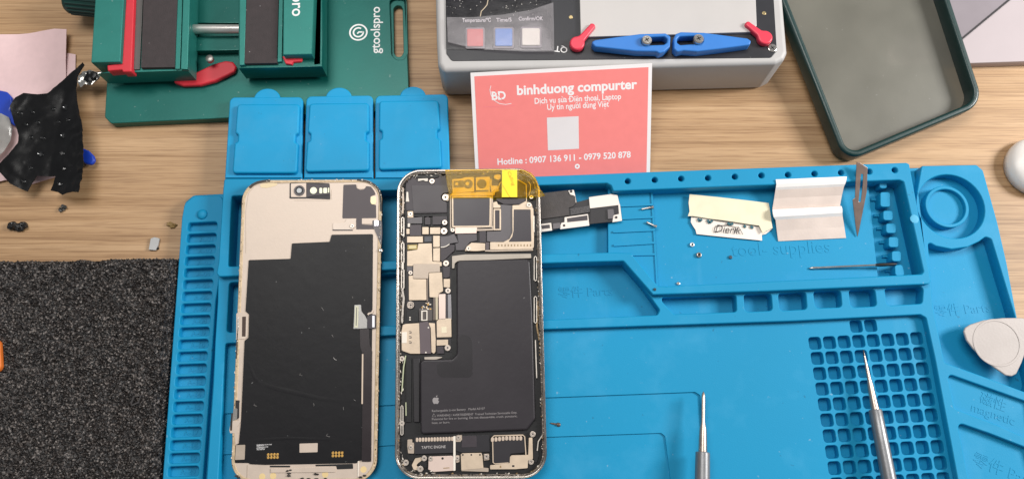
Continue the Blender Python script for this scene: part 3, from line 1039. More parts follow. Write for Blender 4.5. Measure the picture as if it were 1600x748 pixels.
PK = M('pink_sheet', '#e3c3c3', 0.6, var=0.03, vscale=300, bump=0.08, bscale=1800)
fr = flat(60, 170, 0)
o = sheet(fr, [(-60, 62), (0, 60), (68, 53), (92, 51.5), (111.5, 53), (107, 100), (104, 150), (103, 230), (98, 276), (48, 291), (12, 283), (-60, 300)], 4,
          lambda x, y: 2.0 + 0.5 * noise.noise(Vector((x * .05, y * .05, 1))) + 2.5 * max(0, y - 22) / 20 * (0.5 + 0.5 * math.sin(x * 0.12)), 0.3, PK, 'foam_wrap_sheet')
tag(o, 'pale pink packing sheet lying under the torn black film', 'sheet')
fr = flat(112, 100, 0)
o = sheet(fr, [(92, 82), (119.5, 86.5), (119, 116), (106, 128), (92, 128)], 4, lambda x, y: 1.0, 0.4, PK, 'pink_scrap')
tag(o, 'small pink scrap peeking out beside the pale pink packing sheet', 'scrap')

# blue pry tool under the film
fr = flat(70, 205, 0)
BLT = M('royal_blue_plastic', '#1a3fae', 0.35, var=0.05)
mb = MB(fr)
mb.prism([(-50, 132), (0, 141), (10, 143), (18, 152), (20, 164), (14, 173), (80, 210), (138, 235), (146, 243), (148, 250), (143, 257), (134, 256), (70, 225), (0, 183), (-50, 176)], 2.6, 5.0, BLT, r=2, bev=0.9, res=2)
o = mb.build('pry_tool')
tag(o, 'royal blue plastic pry tool mostly hidden under the torn black film', 'pry tool')
# clear bag
fr = flat(10, 222, 0)
o = sheet(fr, [(-60, 190), (0, 186), (12, 184), (24, 190), (30, 208), (27, 226), (16, 242), (0, 258), (-60, 262)], 4, lambda x, y: 6.2 + 0.7 * noise.noise(Vector((x * .15, y * .15, 4))), 0.15,
          clear_material('clear_plastic', '#dedcd8', 0.12, 0.2, 0.35, '#c8c6c2'), 'plastic_bag')
tag(o, 'clear plastic bag corner on the pale pink packing sheet', 'plastic bag')

# torn black film
fr = flat(80, 210, 0)
BF = M('torn_black_film', '#111112', 0.27, var=0.15, vscale=120, bump=0.06, bscale=180, spec=0.25)
def zf(x, y):
    w = Vector((x * .09, y * .09, 3.3))
    edge = 2.6 * max(0, (x - 9) / 9) if x > 9 else 0
    return 8.2 + 1.2 * noise.noise(w * 0.8) + 0.5 * abs(noise.noise(w * 1.7)) + edge * (1 + 0.22 * noise.noise(w * 4)) + 0.16 * noise.noise(w * 8)
film_o = thing('torn_film', fr, 'crumpled torn glossy black film on the pale pink packing sheet', 'film')
poly = [(134, 102), (110, 117), (82, 138), (78, 143), (74, 146), (58, 147), (36, 145), (24, 152), (16, 166), (18, 178), (22, 192), (27, 202), (30, 212), (28, 224), (14, 241), (0, 257), (0, 269), (16, 287), (30, 294), (42, 299), (50, 286), (58, 275), (88, 276), (84, 286), (78, 297), (92, 301), (100, 306), (120, 303), (132, 306), (136, 285), (138, 260), (137, 230), (136, 204), (130, 180), (124, 160), (121, 140), (126, 122), (137, 106)]
sheet(fr, poly, 1.5, zf, 0.35, BF, 'film_sheet', film_o, px_h=8.5, smooth=30)
mb = MB(fr)
for x, y, r in ((30, 176, 4), (49, 174, 3.4), (40, 194, 3.4), (59, 191, 3.2), (83, 170, 3.4), (102, 168, 4.6), (91, 190, 3), (109, 189, 3), (100, 213, 4.4), (63, 241, 4.6), (99, 241, 4.0), (48, 214, 3), (66, 215, 3.4), (103, 265, 3), (95, 288, 3.2), (37, 283, 3.2), (48, 262, 3)):
    c = fr.px(x, y, 9)
    z = zf(c.x, c.y)
    mb.lathe([(0, r * .40), (0.5, r * .36), (0.65, r * 0.30), (0.2, r * 0.2)], M('stud_gloss', '#0d0d0e', 0.12, coat=0.6), (c.x, c.y, z - 0.05), (c.x + 0.1, c.y, z + 1), 12)
mb.build('embossed_stud', film_o)
SILV = M('crumpled_foil', '#bdbbb6', 0.22, 0.9, var=0.3, vscale=200, bump=0.8, bscale=300)
sheet(fr, [(123, 118), (130, 112), (140, 110), (152, 113), (160, 112), (168, 115), (166, 119), (158, 119), (150, 127), (142, 133), (133, 132), (126, 137), (122, 130)], 0.9,
      lambda x, y: 11.2 + 1.6 * noise.noise(Vector((x * .35, y * .35, 9))), 0.2, SILV, 'foil_flap', film_o, px_h=11, smooth=25)
sheet(fr, [(130, 124), (137, 113), (146, 112), (153, 115), (146, 124), (138, 131)], 0.9,
      lambda x, y: 12.4 + 1.3 * noise.noise(Vector((x * .4, y * .4, 5))), 0.2, BF, 'film_curl', film_o, px_h=12, smooth=25)

# crumbs
fr = flat(28, 354, 0)
CR = M('charcoal_crumb', '#1d1c1c', 0.3, var=0.3, vscale=400, bump=0.5)
mb = MB(fr)
for k, (x, y, r) in enumerate(((21, 353, 2.2), (28, 355, 2.6), (35, 354, 2.4), (38, 351, 1.4), (17, 351, 1.3))):
    c = fr.px(x, y, 1)
    mb.blob((c.x, c.y, 1.4), (r, r * .8, 1.7), CR, k, rough=0.9, sub=3)
tag(mb.build('charcoal_crumb', smooth=0), 'shiny black crumb on the wood just above the foam block', 'crumb')
fr = flat(98, 326, 0)
mb = MB(fr)
for k, (x, y, r) in enumerate(((96, 327, 1.6), (101, 324, 1.1), (98, 322, 1.0))):
    c = fr.px(x, y, 1)
    mb.blob((c.x, c.y, 0.9), (r, r * .8, 1.2), M('grey_crumb', '#4c4b49', 0.4, 0.3, var=0.5, vscale=600), k + 9, rough=1.0)
tag(mb.build('foil_crumb', smooth=0), 'tiny grey foil crumb on the wood below the torn film', 'crumb')
fr = flat(240, 380, 0)
mb = MB(fr)
mb.prism([(235, 372.5), (241, 370), (249, 372), (247, 383), (243, 391), (232, 390)], 0.3, 1.5, M('grey_chip', '#a3a3a2', 0.4, 0.3, var=0.08), r=0.3, bev=0.2)
c = fr.px(246, 388, 0)
mb.blob((c.x, c.y, 0.5), (1.1, 1.0, 0.8), CR, 4)
tag(mb.build('grey_chip'), 'flat grey broken chip on the wood above the foam corner', 'chip')
fr = flat(268, 352, 0)
mb = MB(fr)
for k, (x, y, r) in enumerate(((266, 351, 1.7), (270, 354, 1.6), (274, 352, 1.2))):
    c = fr.px(x, y, 0)
    mb.blob((c.x, c.y, 0.5), (r, r * .75, 0.9), M('tan_crumb', '#8f7447', 0.6, var=0.3, vscale=400), k + 3, rough=0.8)
tag(mb.build('tan_crumb', smooth=0), 'tan crumb on the wood beside the mat corner', 'crumb')
fr = flat(212, 625, 11)
mb = MB(fr)
mb.stroke([(205, 629), (209, 619), (220, 617.5), (216, 628), (206, 632.5)], 0.9, 0.6, 1.9, M('dark_clip', '#3d3a3a', 0.35, 0.4), closed=True)
tag(mb.build('small_clip'), 'tiny dark square clip pressed into the black foam', 'clip')
fr = flat(-4, 555, 11)
mb = MB(fr)
mb.prism([(-60, 524), (-8, 528), (0, 534), (2, 572), (-2, 580), (-60, 586)], 0.2, 3, M('orange_plastic', '#d9702a', 0.45), r=2, bev=0.8)
tag(mb.build('orange_block'), 'orange plastic piece at the edge of the black foam block', 'plastic piece')

# ================================================================== phone screen assembly (left)
fr = sloped(478, 745, 9.3, 0.085)
sc_ = thing('phone_screen', fr, 'removed phone screen lying face down, beige metal back with large black film', 'phone screen')
def part(name, P, n0, n1, mat, parent, r=0.0, bev=0.04, holes=(), label=None, px=True):
    mb = MB(fr)
    mb.prism(P, n0, n1, mat, r=r, bev=bev, holes=holes, px=px)
    o = mb.build(name, parent)
    if label:
        o['label'] = label
    return o
def screw(x, y, rpx, n0, parent, mat=None, name='screw'):
    mb = MB(fr)
    k = (fr.px(x + 1, y, n0) - fr.px(x, y, n0)).length
    c = fr.px(x, y, n0 + 0.5)
    mb.disc(c.x, c.y, rpx * k, n0, n0 + 0.5, mat or SCREWM, 0.15, hole=rpx * k * 0.27, px=False, n=18)
    mb.disc(c.x, c.y, rpx * k * 0.35, n0 - 0.05, n0 + 0.2, FLEX2, 0, px=False, n=12)
    return mb.build(name, parent)
# rounded outline
A_out = [(378.5, 281), (597.5, 279.5), (588.5, 753), (359.5, 754)]
aq = rounded([fr.px(*p, 0) for p in A_out], 11.5, 8)
mb = MB(fr)
mb.curve([aq], -3.2, -0.9, BLK, 0.4, 2)
mb.build('glass_panel', sc_)
RIM = M('rim_plastic', '#c2ab8b', 0.45, 0.1, var=0.22, vscale=260, bump=0.3, bscale=700)
mb = MB(fr)
mb.curve([inset(aq, 0.15), inset(aq, 1.9)], -1.6, -0.1, RIM, 0.35, 2)
rim = mb.build('bezel_rim', sc_)
mb = MB(fr)
mb.curve([inset(aq, 1.8)], -1.3, -0.35, BEIGE, 0.1)
mb.build('back_plate', sc_)
# residue of old adhesive on the rim: small irregular flecks
def residue(parent, loop, num, mats, n0, spread, zones, name='adhesive_residue', smax=0.9):
    mb = MB(fr)
    n = len(loop)
    per = [(loop[(i + 1) % n] - loop[i]).length for i in range(n)]
    tot = sum(per)
    for k in range(num):
        t = random.random() * tot
        i = 0
        while t > per[i]:
            t -= per[i]
            i += 1
        a, b = loop[i], loop[(i + 1) % n]
        p = lat(a, b, t / per[i])
        if zones and not zones(p):
            continue
        e = (b - a).normalized()
        nn = Vector((-e.y, e.x))
        p = p + nn * random.uniform(-spread, spread)
        ln, wdt = random.uniform(0.2, smax), random.uniform(0.08, 0.28)
        an = random.gauss(0, 0.35)
        e2 = Vector((e.x * math.cos(an) - e.y * math.sin(an), e.x * math.sin(an) + e.y * math.cos(an)))
        n2 = Vector((-e2.y, e2.x))
        P = [p - e2 * ln - n2 * wdt, p - n2 * wdt * 1.6, p + e2 * ln, p + n2 * wdt * 1.5 + e2 * ln * .3, p - e2 * ln * 0.7 + n2 * wdt]
        z = n0 + random.uniform(0, 0.25)
        V = [(q.x, q.y, z - 0.5) for q in P] + [(q.x * 0.5 + p.x * .5, q.y * .5 + p.y * .5, z + 0.12) for q in P]
        F = [[5, 6, 7, 8, 9]] + [[j, (j + 1) % 5, (j + 1) % 5 + 5, j + 5] for j in range(5)]
        F = [f if mbsign(P) > 0 else f[::-1] for f in F]
        mb.add(V, F, random.choice(mats))
    o = mb.build(name, parent, 0)
    o['kind'] = 'stuff'
    return o
def mbsign(P):
    return sum(P[i].x * P[(i + 1) % len(P)].y - P[(i + 1) % len(P)].x * P[i].y for i in range(len(P)))
RES_D = M('residue_dark', '#2b2622', 0.5, var=0.3, vscale=500)
RES_T = M('residue_tan', '#8d7450', 0.6, var=0.3, vscale=500)
RES_W = M('residue_pale', '#e6ddd0', 0.5, var=0.1)
residue(sc_, inset(aq, 0.6), 230, [RES_D, RES_T, RES_W, RES_W, RIM], -0.15, 0.5, None)
mb = MB(fr)
mb.stroke([(390, 293), (395, 288.5), (402, 285), (411, 283), (422, 282)], 1.3, -0.4, 0.05, RES_D)
mb.stroke([(558, 281), (572, 283), (582, 287), (590, 294), (594, 303), (595.5, 330)], 1.0, -0.4, 0.05, RES_D)
mb.stroke([(372, 500), (371, 520), (370, 545), (369, 560)], 0.6, -0.4, 0.02, RES_D)
mb.stroke([(363, 645), (361.5, 660), (361, 672)], 1.0, -0.4, 0.05, RES_D)
mb.build('adhesive_residue', sc_)
film_pts = [(388.5, 406), (454, 404), (456, 380), (515, 377.5), (518, 366.5), (582.7, 365.5), (582, 470), (581, 544), (579.5, 716), (559, 719.5), (557.5, 723), (414, 725.5), (391, 724.5), (388, 722.5), (367, 722.5), (368, 695), (373, 692), (376.5, 657), (382, 532), (388, 527), (389, 491), (383.5, 486), (384.5, 470)]
film = part('graphite_film', film_pts, -0.5, 0.0, GRAPH, sc_, r=0.6, bev=0.05)
mb = MB(fr)
for k in range(9):
    x, y = random.uniform(395, 560), random.uniform(430, 690)
    P = [(x, y), (x + random.uniform(-2, 2), y + random.uniform(1, 3)), (x + random.uniform(0, 4), y + random.uniform(2, 5))]
    mb.stroke(P, 0.08, -0.02, 0.05, M('lint', '#b6b1ac', 0.8))
mb.stroke([(521, 558), (523, 561), (526, 562)], 0.2, -0.02, 0.08, M('lint', '#b6b1ac', 0.8))
mb.build('lint', film)['kind'] = 'stuff'
A1, A2, A3 = Z(360, 270, 6.232), Z(350, 470, 6.232), Z(350, 628, 6.232)
# fold ripples on film
for P, w in (((( 384, 590), (430, 606), (500, 622), (566, 630)), 1.2), (((386, 560), (398, 590), (420, 612)), 0.9), (((380, 688), (450, 684), (566, 688)), 0.8)):
    mb = MB(fr)
    pts = [fr.px(x, y, 0) for x, y in P]
    sp = []
    for i in range(len(pts) - 1):
        for t in range(6):
            sp.append(lat(pts[i], pts[i + 1], t / 6))
    V, F = [], []
    for i, p in enumerate(sp):
        e = (sp[min(i + 1, len(sp) - 1)] - sp[max(i - 1, 0)]).normalized()
        nn = Vector((-e.y, e.x))
        k = math.sin(math.pi * i / (len(sp) - 1))
        for s_, hh_ in ((-1.6, -0.02), (-0.7, 0.022), (0, 0.04), (0.7, 0.022), (1.6, -0.02)):
            q = p + nn * (s_ * w)
            V.append((q.x, q.y, hh_ * k - 0.005))
    for i in range(len(sp) - 1):
        for j in range(4):
            F.append((i * 5 + j, (i + 1) * 5 + j, (i + 1) * 5 + j + 1, i * 5 + j + 1))
    mb.add(V, F, GRAPH)
    mb.build('film_crease', film, 80)
# camera cluster
cm = part('camera_bracket', A1((578, 97), (745, 92), (965, 104), (972, 258), (745, 250), (575, 250)), -0.4, -0.15, BLK2, sc_, r=0.4)
part('bracket_plate', A1((588, 104), (738, 99), (738, 236), (590, 236)), -0.2, 0.1, BEIGE, cm, r=0.3)
mb = MB(fr)
mb.disc(*A1((670, 172))[0], 2.9, 0, 0.6, FLEX2, 0.2, hole=2.1)
mb.disc(*A1((670, 172))[0], 2.35, 0, 0.45, BLK, 0.1)
mb.disc(*A1((670, 172))[0], 1.55, 0, 0.56, M('lens_glass', '#2a3a44', 0.06, coat=1.0), 0.2)
mb.build('front_camera', cm)
part('sensor_flex', A1((744, 104), (870, 112), (962, 110), (962, 212), (830, 222), (744, 238)), -0.2, 0.15, FLEX, cm, r=0.2)
SENS = M('sensor_window', '#eef0cf', 0.3, var=0.05)
mb = MB(fr)
mb.disc(*A1((808, 172))[0], 1.9, 0.1, 0.4, SENS, 0.15)
mb.build('sensor_window', cm)
for P in (rc(866, 146, 894, 200), rc(904, 146, 942, 198), rc(951, 144, 962, 194)):
    part('sensor_window', A1(*P), 0.1, 0.35, SENS, cm, r=0.5)
PATCH = M('grey_patch', '#4c4447', 0.5, var=0.06, vscale=40)
part('antenna_patch', A1((1100, 116), (1225, 112), (1230, 150), (1262, 164), (1300, 160), (1326, 128), (1370, 135), (1400, 175), (1415, 212), (1365, 230), (1360, 280), (1378, 305), (1418, 312), (1420, 440), (1090, 444)), -0.4, -0.22, PATCH, sc_, r=0.5)
part('patch_flex', A1((1225, 440), (1280, 440), (1280, 500), (1385, 506), (1400, 512), (1400, 548), (1225, 550)), -0.4, -0.2, PATCH, sc_, r=0.4)
GLD2 = M('pale_gold_tab', '#e6d7a8', 0.4, 0.2)
part('contact_tab', A1(*rc(1366, 228, 1418, 306)), -0.4, -0.12, GLD2, sc_, r=1.2)
part('contact_tab', A1((1232, 108), (1320, 108), (1312, 156), (1240, 158)), -0.4, -0.14, BEIGE, sc_, r=1.0)
part('contact_tab', A1((285, 112), (390, 96), (470, 105), (430, 130), (350, 148), (295, 142)), -0.4, -0.22, M('tan_tab', '#e3cda4', 0.45), sc_, r=0.8)
tb = part('mounting_tab', A1((1000, 487), (1115, 483), (1135, 450), (1222, 450), (1222, 520), (1190, 552), (1000, 552)), -0.4, 0.05, M('pale_metal', '#d9c8b9', 0.45, 0.05), sc_, r=0.6)
part('tab_edge', A1((995, 550), (1190, 552), (1190, 562), (995, 562)), -0.4, -0.1, FLEX, tb)
screw(*A1((1185, 517))[0], 3.2, 0.0, sc_)
part('mounting_tab', A1(*rc(1280, 453, 1382, 496)), -0.4, -0.1, BEIGE, sc_, r=0.2)
part('side_flex', A1((1384, 462), (1475, 466), (1478, 590), (1470, 720), (1440, 640), (1384, 512)), -0.5, -0.02, FLEX2, sc_, r=0.3)
part('flex_connector', A1(*rc(1400, 462, 1442, 515)), -0.2, 0.25, M('silver_tape', '#c9c5d2', 0.2, 0.5), sc_, r=0.2)
mb = MB(fr)
c = fr.px(595, 391, 0.2)
mb.blob((c.x, c.y, 0.1), (1.2, 1.0, 0.8), STEEL, 3)
mb.build('solder_blob', sc_, 0)
mb = MB(fr)
mb.stroke([(518, 312), (518, 296), (516, 312), (513, 313), (460, 313)], 0.25, -0.4, -0.24, CAN2)
mb.stroke([(384, 395), (384, 330), (388, 302), (398, 290), (430, 287), (455, 286)], 0.3, -0.4, -0.24, CAN2)
mb.build('plate_seam', sc_)
# left latch
lt = part('side_latch', A2((120, 120), (150, 110), (205, 115), (236, 135), (228, 350), (200, 372), (118, 370)), -0.5, 0.02, BEIGE, sc_, r=0.6)
part('latch_slot', A2((177, 152), (214, 150), (210, 345), (174, 345)), -0.1, 0.06, M('brown_slot', '#43322a', 0.6), lt, r=0.2)
part('latch_edge', A2((133, 155), (147, 155), (143, 290), (130, 290)), -0.1, 0.16, STEEL, lt, r=0.1)
# display flex connector
rb = part('flex_ribbon', A2((1322, 262), (1412, 266), (1418, 420), (1442, 490), (1440, 650), (1432, 1560), (1340, 1560), (1352, 650), (1350, 520), (1325, 440)), 0.0, 0.35, M('ribbon_film', '#2a2325', 0.28, var=0.1), sc_, r=0.3)
part('ribbon_edge', A2((1343, 515), (1357, 515), (1352, 1000), (1338, 1000)), 0.1, 0.45, M('pale_edge', '#cdb9a6', 0.5), rb)
cn = part('display_connector', A2((1270, 38), (1333, 36), (1338, 100), (1375, 145), (1398, 190), (1396, 264), (1260, 271)), 0.4, 0.9, M('connector_plate', '#a19f9c', 0.3, 0.5), sc_, r=0.3)
part('connector_strip', A2((1276, 48), (1310, 48), (1304, 258), (1268, 258)), 0.8, 1.15, M('connector_cream', '#cfccb2', 0.4), cn, r=0.2)
part('connector_pins', A2((1289, 60), (1296, 60), (1290, 240), (1283, 240)), 1.1, 1.22, FLEX2, cn)
hg = part('hinge_block', A2((1392, 150), (1440, 130), (1476, 132), (1476, 262), (1440, 272), (1392, 262)), 0.0, 0.9, M('hinge_dark', '#2f2a33', 0.35), sc_, r=0.3)
part('hinge_bar', A2(*rc(1443, 142, 1466, 255)), 0.8, 1.15, M('bright_bar', '#f2f0f4', 0.25), hg, r=0.2)
mb = MB(fr)
mb.stroke(A2((1400, 132), (1412, 120), (1440, 114), (1450, 90)), 0.9, -0.3, 0.3, BEIGE)
mb.build('hinge_hook', sc_)
# lower part
part('film_label', A3((735, 401), (912, 396), (910, 484), (735, 489)), -0.05, 0.18, BEIGE, film, r=0.3)
part('film_label', A3((116, 415), (206, 413), (200, 556), (107, 560)), -0.05, 0.15, CAN2, film, r=0.3)
mb = MB(fr)
for i, (x1, yy) in enumerate(((466, 418), (388, 428), (428, 440), (400, 452), (396, 464))):
    t = ''.join(random.choice('IL1H7T') for _ in range(int((x1 - 318) / 9)))
    pts = A3((318, yy), (x1, yy - 4))
    mb.text(t, pts[0], pts[1], 0.02, PRINT, th=0.03, bold=0.02, hscale=0.62)
mb.build('printed_marks', film)
for ox, oy in ((430, 508), (1060, 492)):
    mb = MB(fr)
    for j in range(2):
        for i in range(4):
            mb.disc(*A3((ox + 30 * i, oy - i * 0.5 + 29 * j))[0], 0.68, -0.05, 0.14, GOLD, 0.08, n=14)
    mb.build('contact_pads', film)
part('lower_slot', A3(*rc(445, 615, 645, 632)), -0.4, -0.28, BLK, sc_, r=0.3)
part('lower_slot', A3((890, 606), (1092, 601), (1255, 597), (1258, 646), (1100, 652), (1092, 620), (890, 622)), -0.4, -0.28, BLK, sc_, r=0.4)
part('lower_bar', A3((455, 642), (1085, 624), (1086, 680), (455, 686)), -0.4, 0.15, BEIGE, sc_, r=0.3, bev=0.15)
mb = MB(fr)
mb.stroke(A3((1308, 570), (1306, 720)), 0.4, -0.4, -0.1, RES_W)
mb.stroke(A3((228, 610), (222, 748)), 0.35, -0.4, -0.25, CAN2)
for k, (x, y) in enumerate(((620, 668), (645, 660), (632, 690), (630, 715), (890, 697), (905, 700), (140, 730), (120, 715), (1330, 730), (1370, 712), (760, 742), (820, 745), (900, 744), (990, 745))):
    c = fr.px(*A3((x, y))[0], 0)
    mb.blob((c.x, c.y, 0.0), (0.9, 0.5, 0.4), RES_D, k, rough=0.8)
mb.build('dirt_bits', sc_, 0)
for x, y in ((372, 722), (478, 715), (985, 700), (1358, 652)):
    mb = MB(fr)
    mb.disc(*A3((x, y))[0], 1.6, -0.4, -0.32, M('yellow_spot', '#dfc48e', 0.5), 0)
    mb.build('gold_spot', sc_)
part('side_rail', A3((70, 170), (105, 180), (140, 180), (150, 0), (165, 0), (162, 190), (135, 230), (132, 405), (110, 410), (102, 300), (60, 300), (52, 270)), -0.5, -0.02, BEIGE, sc_, r=0.3)
part('side_latch', A3((92, 60), (130, 60), (126, 170), (80, 180)), -0.5, 0.1, STEEL, sc_, r=0.3)
part('latch_slot', A3((112, -20), (150, -20), (148, 150), (122, 165), (130, 60), (110, 58)), -0.5, 0.04, BLK2, sc_, r=0.2)

# ================================================================== opened phone body (right)
fr = sloped(735, 745, 14.2, 0.085)
ph = thing('opened_phone', fr, 'opened steel framed phone body showing its black battery and metal shields', 'phone')
B_out = [(620.5, 265.5), (842.5, 262.5), (855.5, 747), (616.5, 748)]
bq = rounded([fr.px(*p, 0) for p in B_out], 12.5, 10)
mb = MB(fr)
mb.curve([bq, inset(bq, 1.3)], -8.0, 0.0, M('steel_band', '#a39c95', 0.22, 0.85, var=0.25, vscale=120, bump=0.06), 0.5, 3)
mb.build('steel_band', ph, 50)
mb = MB(fr)
mb.curve([bq, inset(bq, 0.6)], -1.2, 0.06, M('bright_edge', '#8f8780', 0.22, 0.85, var=0.3, vscale=250), 0.25, 2)
mb.build('band_edge', ph, 50)
mb = MB(fr)
mb.curve([inset(bq, 1.2)], -7.6, -2.6, BLK, 0.1)
mb.build('inner_tray', ph)
mb = MB(fr)
mb.curve([inset(bq, 1.25), inset(bq, 2.1)], -3.0, -0.7, M('inner_rail', '#6f665e', 0.45, 0.3, var=0.4, vscale=300, bump=0.5, bscale=800), 0.15)
mb.build('inner_rail', ph)
RES_G = M('residue_grey', '#b5ada4', 0.4, 0.4, var=0.15)
residue(ph, inset(bq, 1.9), 560, [RES_W, RES_G, RES_D, RES_D, RES_D, RES_T], -0.55, 0.7, None, smax=0.9)
xm0 = fr.px(700, 500).x
residue(ph, inset(bq, 3.1), 240, [RES_W, RES_G, RES_G, RES_D], -1.2, 0.55, lambda p: p.x < xm0, smax=1.1)
# pale guide rails with keyhole loops along both long sides
RAIL = M('pale_rail', '#d8cfc4', 0.35, 0.4, var=0.15, vscale=300)
B1, B2, B3, B4 = Z(610, 250, 6.232), Z(610, 360, 6.232), Z(610, 470, 6.232), Z(610, 628, 6.232)
def loop(x, y0, y1, w=5.5, zz=B2):
    mb = MB(fr)
    P = zz((x - w * 2, y0 + 12), (x, y0), (x + w * 2, y0 + 12), (x + w * 2, y1 - 12), (x, y1), (x - w * 2, y1 - 12))
    mb.stroke(P, 0.42, -1.6, -0.75, RAIL, closed=True)
    mb.build('keyhole_rail', ph)
for y0, y1 in ((-130, 50), (115, 320), (370, 570)):
    loop(120, y0, y1)
for y0, y1 in ((30, 320),):
    loop(112, y0, y1, 5, B4)
loop(1412, 250, 490, 6)
loop(1412, 640, 900, 6)
def rail(P, w, n1, m):
    mb = MB(fr)
    mb.stroke(P, w, -2, n1, m)
    mb.build('guide_rail', ph)
rail(B1((120, 270), (125, 400), (118, 520)), 0.9, -1.0, CAN2)
rail(B2((118, 320), (118, 370)), 1.1, -0.9, RES_W)
rail(B2((115, 570), (130, 660), (120, 760), (112, 900)), 1.0, -1.1, RES_G)
rail(B3((148, 530), (128, 640), (120, 748), (112, 880)), 0.5, -0.8, M('green_grey_edge', '#b9bd9c', 0.5))
rail(B4((150, 0), (152, 130)), 0.4, -0.9, M('green_grey_edge', '#b9bd9c', 0.5))
rail(B3((1412, 380), (1418, 560), (1425, 748)), 0.5, -0.9, RAIL)
rail(B3((1430, 0), (1440, 120), (1425, 240), (1450, 380)), 0.8, -1.0, RES_T)
rail(B4((1490, 180), (1480, 320), (1440, 380), (1430, 470)), 0.5, -0.9, RAIL)

def lst(zm, items):
    for it in items:
        name, P, mat = it[0], it[1], it[2]
        n0, n1, r, bev = (list(it[3:]) + [None] * 4)[:4]
        n0 = -2.7 if n0 is None else n0
        n1 = -1.5 if n1 is None else n1
        part(name, zm(*P), n0, n1, mat, ph, r=0.25 if r is None else r, bev=0.08 if bev is None else bev)
# --- top section
lst(B1, [
    ('speaker_cover', ((150, 165), (240, 150), (545, 150), (568, 318), (520, 320), (492, 345), (495, 385), (550, 415), (552, 515), (225, 520), (222, 492), (152, 492)), FLEX, -2.7, -1.9, 0.5, 0.15),
    ('speaker_mesh', ((205, 245), (548, 245), (560, 318), (515, 322), (490, 350), (498, 388), (545, 410), (545, 508), (225, 508)), M('cover_top', '#3d373b', 0.42), -2.0, -1.75, 0.4, 0.05),
    ('antenna_clip', ((268, 182), (365, 178), (362, 206), (345, 208), (320, 196), (270, 206)), RES_W, -2.0, -1.1, 0.2),
    ('antenna_clip', ((156, 310), (172, 310), (175, 360), (182, 405), (150, 405), (154, 360)), RES_W, -2.0, -1.2, 0.2),
    ('edge_clips', ((245, 150), (330, 140), (470, 140), (470, 165), (420, 178), (250, 176)), BLK, -2.0, -1.2, 0.2),
    ('screw_plate', ((165, 498), (220, 496), (222, 560), (166, 562)), CAN, -2.7, -1.3, 0.3),
    ('seal_frame', ((228, 528), (552, 524), (552, 545), (330, 548), (328, 640), (500, 640), (500, 650), (318, 650), (310, 548), (228, 548)), BLK, -2.7, -1.6, 0.1),
    ('flex_cable', ((165, 565), (310, 552), (310, 618), (190, 618), (165, 612)), FLEX2, -2.7, -1.8, 0.3),
    ('flex_cable', ((410, 546), (552, 544), (552, 590), (500, 592), (498, 628), (410, 630)), FLEX, -2.7, -1.65, 0.3),
    ('flex_cable', ((335, 560), (365, 550), (390, 565), (390, 630), (335, 630)), FLEX, -2.7, -1.6, 0.6),
    ('shield_can', ((168, 616), (190, 616), (190, 652), (168, 652)), RES_W, -2.7, -1.3, 0.2),
    ('shield_can', ((156, 668), (186, 668), (186, 720), (156, 720)), CAN, -2.7, -1.3, 0.2),
    ('flex_connector', ((190, 632), (300, 628), (302, 736), (190, 738)), M('plum_film', '#3b3138', 0.4), -2.7, -1.4, 0.3),
    ('shield_can', ((310, 652), (372, 652), (372, 722), (310, 722)), CAN, -2.7, -1.25, 0.3),
    ('shield_can', ((386, 656), (485, 654), (485, 720), (386, 720)), CAN, -2.7, -1.25, 0.3),
    ('side_spacer', ((1392, 400), (1430, 380), (1436, 740), (1398, 740)), BLK, -2.7, -1.5, 0.1),
    ('side_contact', ((1390, 540), (1402, 540), (1402, 700), (1390, 700)), RAIL, -2.7, -1.2, 0.1),
])
# wide and telephoto camera
mb = MB(fr)
ring = B1((578, 330), (1000, 328), (992, 684), (580, 690))
inn_ = B1((592, 344), (985, 344), (978, 660), (594, 662))
mb.prism(ring, -2.7, -1.2, CAN2, r=0.8, bev=0.1, holes=[(inn_, 0.6)])
mb.prism(B1((596, 352), (984, 350), (976, 654), (600, 656)), -2.7, -0.6, CAN, r=0.6, bev=0.15, holes=[(B1((612, 368), (966, 366), (962, 636), (614, 640)), 0.4)])
cam1 = mb.build('camera_frame', ph)
part('camera_cover', B1((610, 366), (968, 364), (964, 638), (612, 642)), -2.0, -0.75, M('camera_top', '#2f2930', 0.35, var=0.05), cam1, r=0.4)
mb = MB(fr)
mb.prism(B1((598, 320), (1000, 312), (1000, 345), (590, 350)), -2.7, -0.9, CAN, r=0.3, bev=0.1)
mb.prism(B1((602, 186), (700, 180), (720, 168), (812, 165), (816, 308), (604, 322)), -2.7, -1.3, CAN, r=0.4, bev=0.1)
mb.prism(B1((832, 168), (968, 162), (968, 312), (832, 318)), -2.7, -1.3, CAN, r=0.4, bev=0.1)
mb.prism(B1((835, 295), (955, 292), (955, 306), (835, 310)), -1.4, -1.1, FLEX, r=0.1)
mb.disc(*B1((757, 232))[0], 2.5, -1.4, -0.9, FLEX2, 0.15)
mb.disc(*B1((748, 230))[0], 1.0, -1.0, -0.7, CAN, 0.15)
mb.prism(B1((614, 202), (715, 198), (715, 265), (614, 268)), -1.4, -1.0, FLEX2, r=0.3, bev=0.1)
mb.disc(*B1((645, 232))[0], 0.8, -1.1, -0.8, CAN, 0.1)
mb.disc(*B1((890, 230))[0], 2.55, -1.4, -0.95, FLEX2, 0.15)
mb.build('camera_module', ph)
mb = MB(fr)
mb.stroke(B1((1000, 330), (1008, 290), (1050, 285), (1062, 230), (1108, 192), (1245, 192), (1322, 238), (1325, 400), (1255, 440)), 0.5, -2.7, -0.9, CAN)
mb.prism(B1((976, 250), (1050, 250), (1060, 300), (1020, 312), (1010, 350), (985, 320)), -2.7, -1.1, CAN, r=0.4)
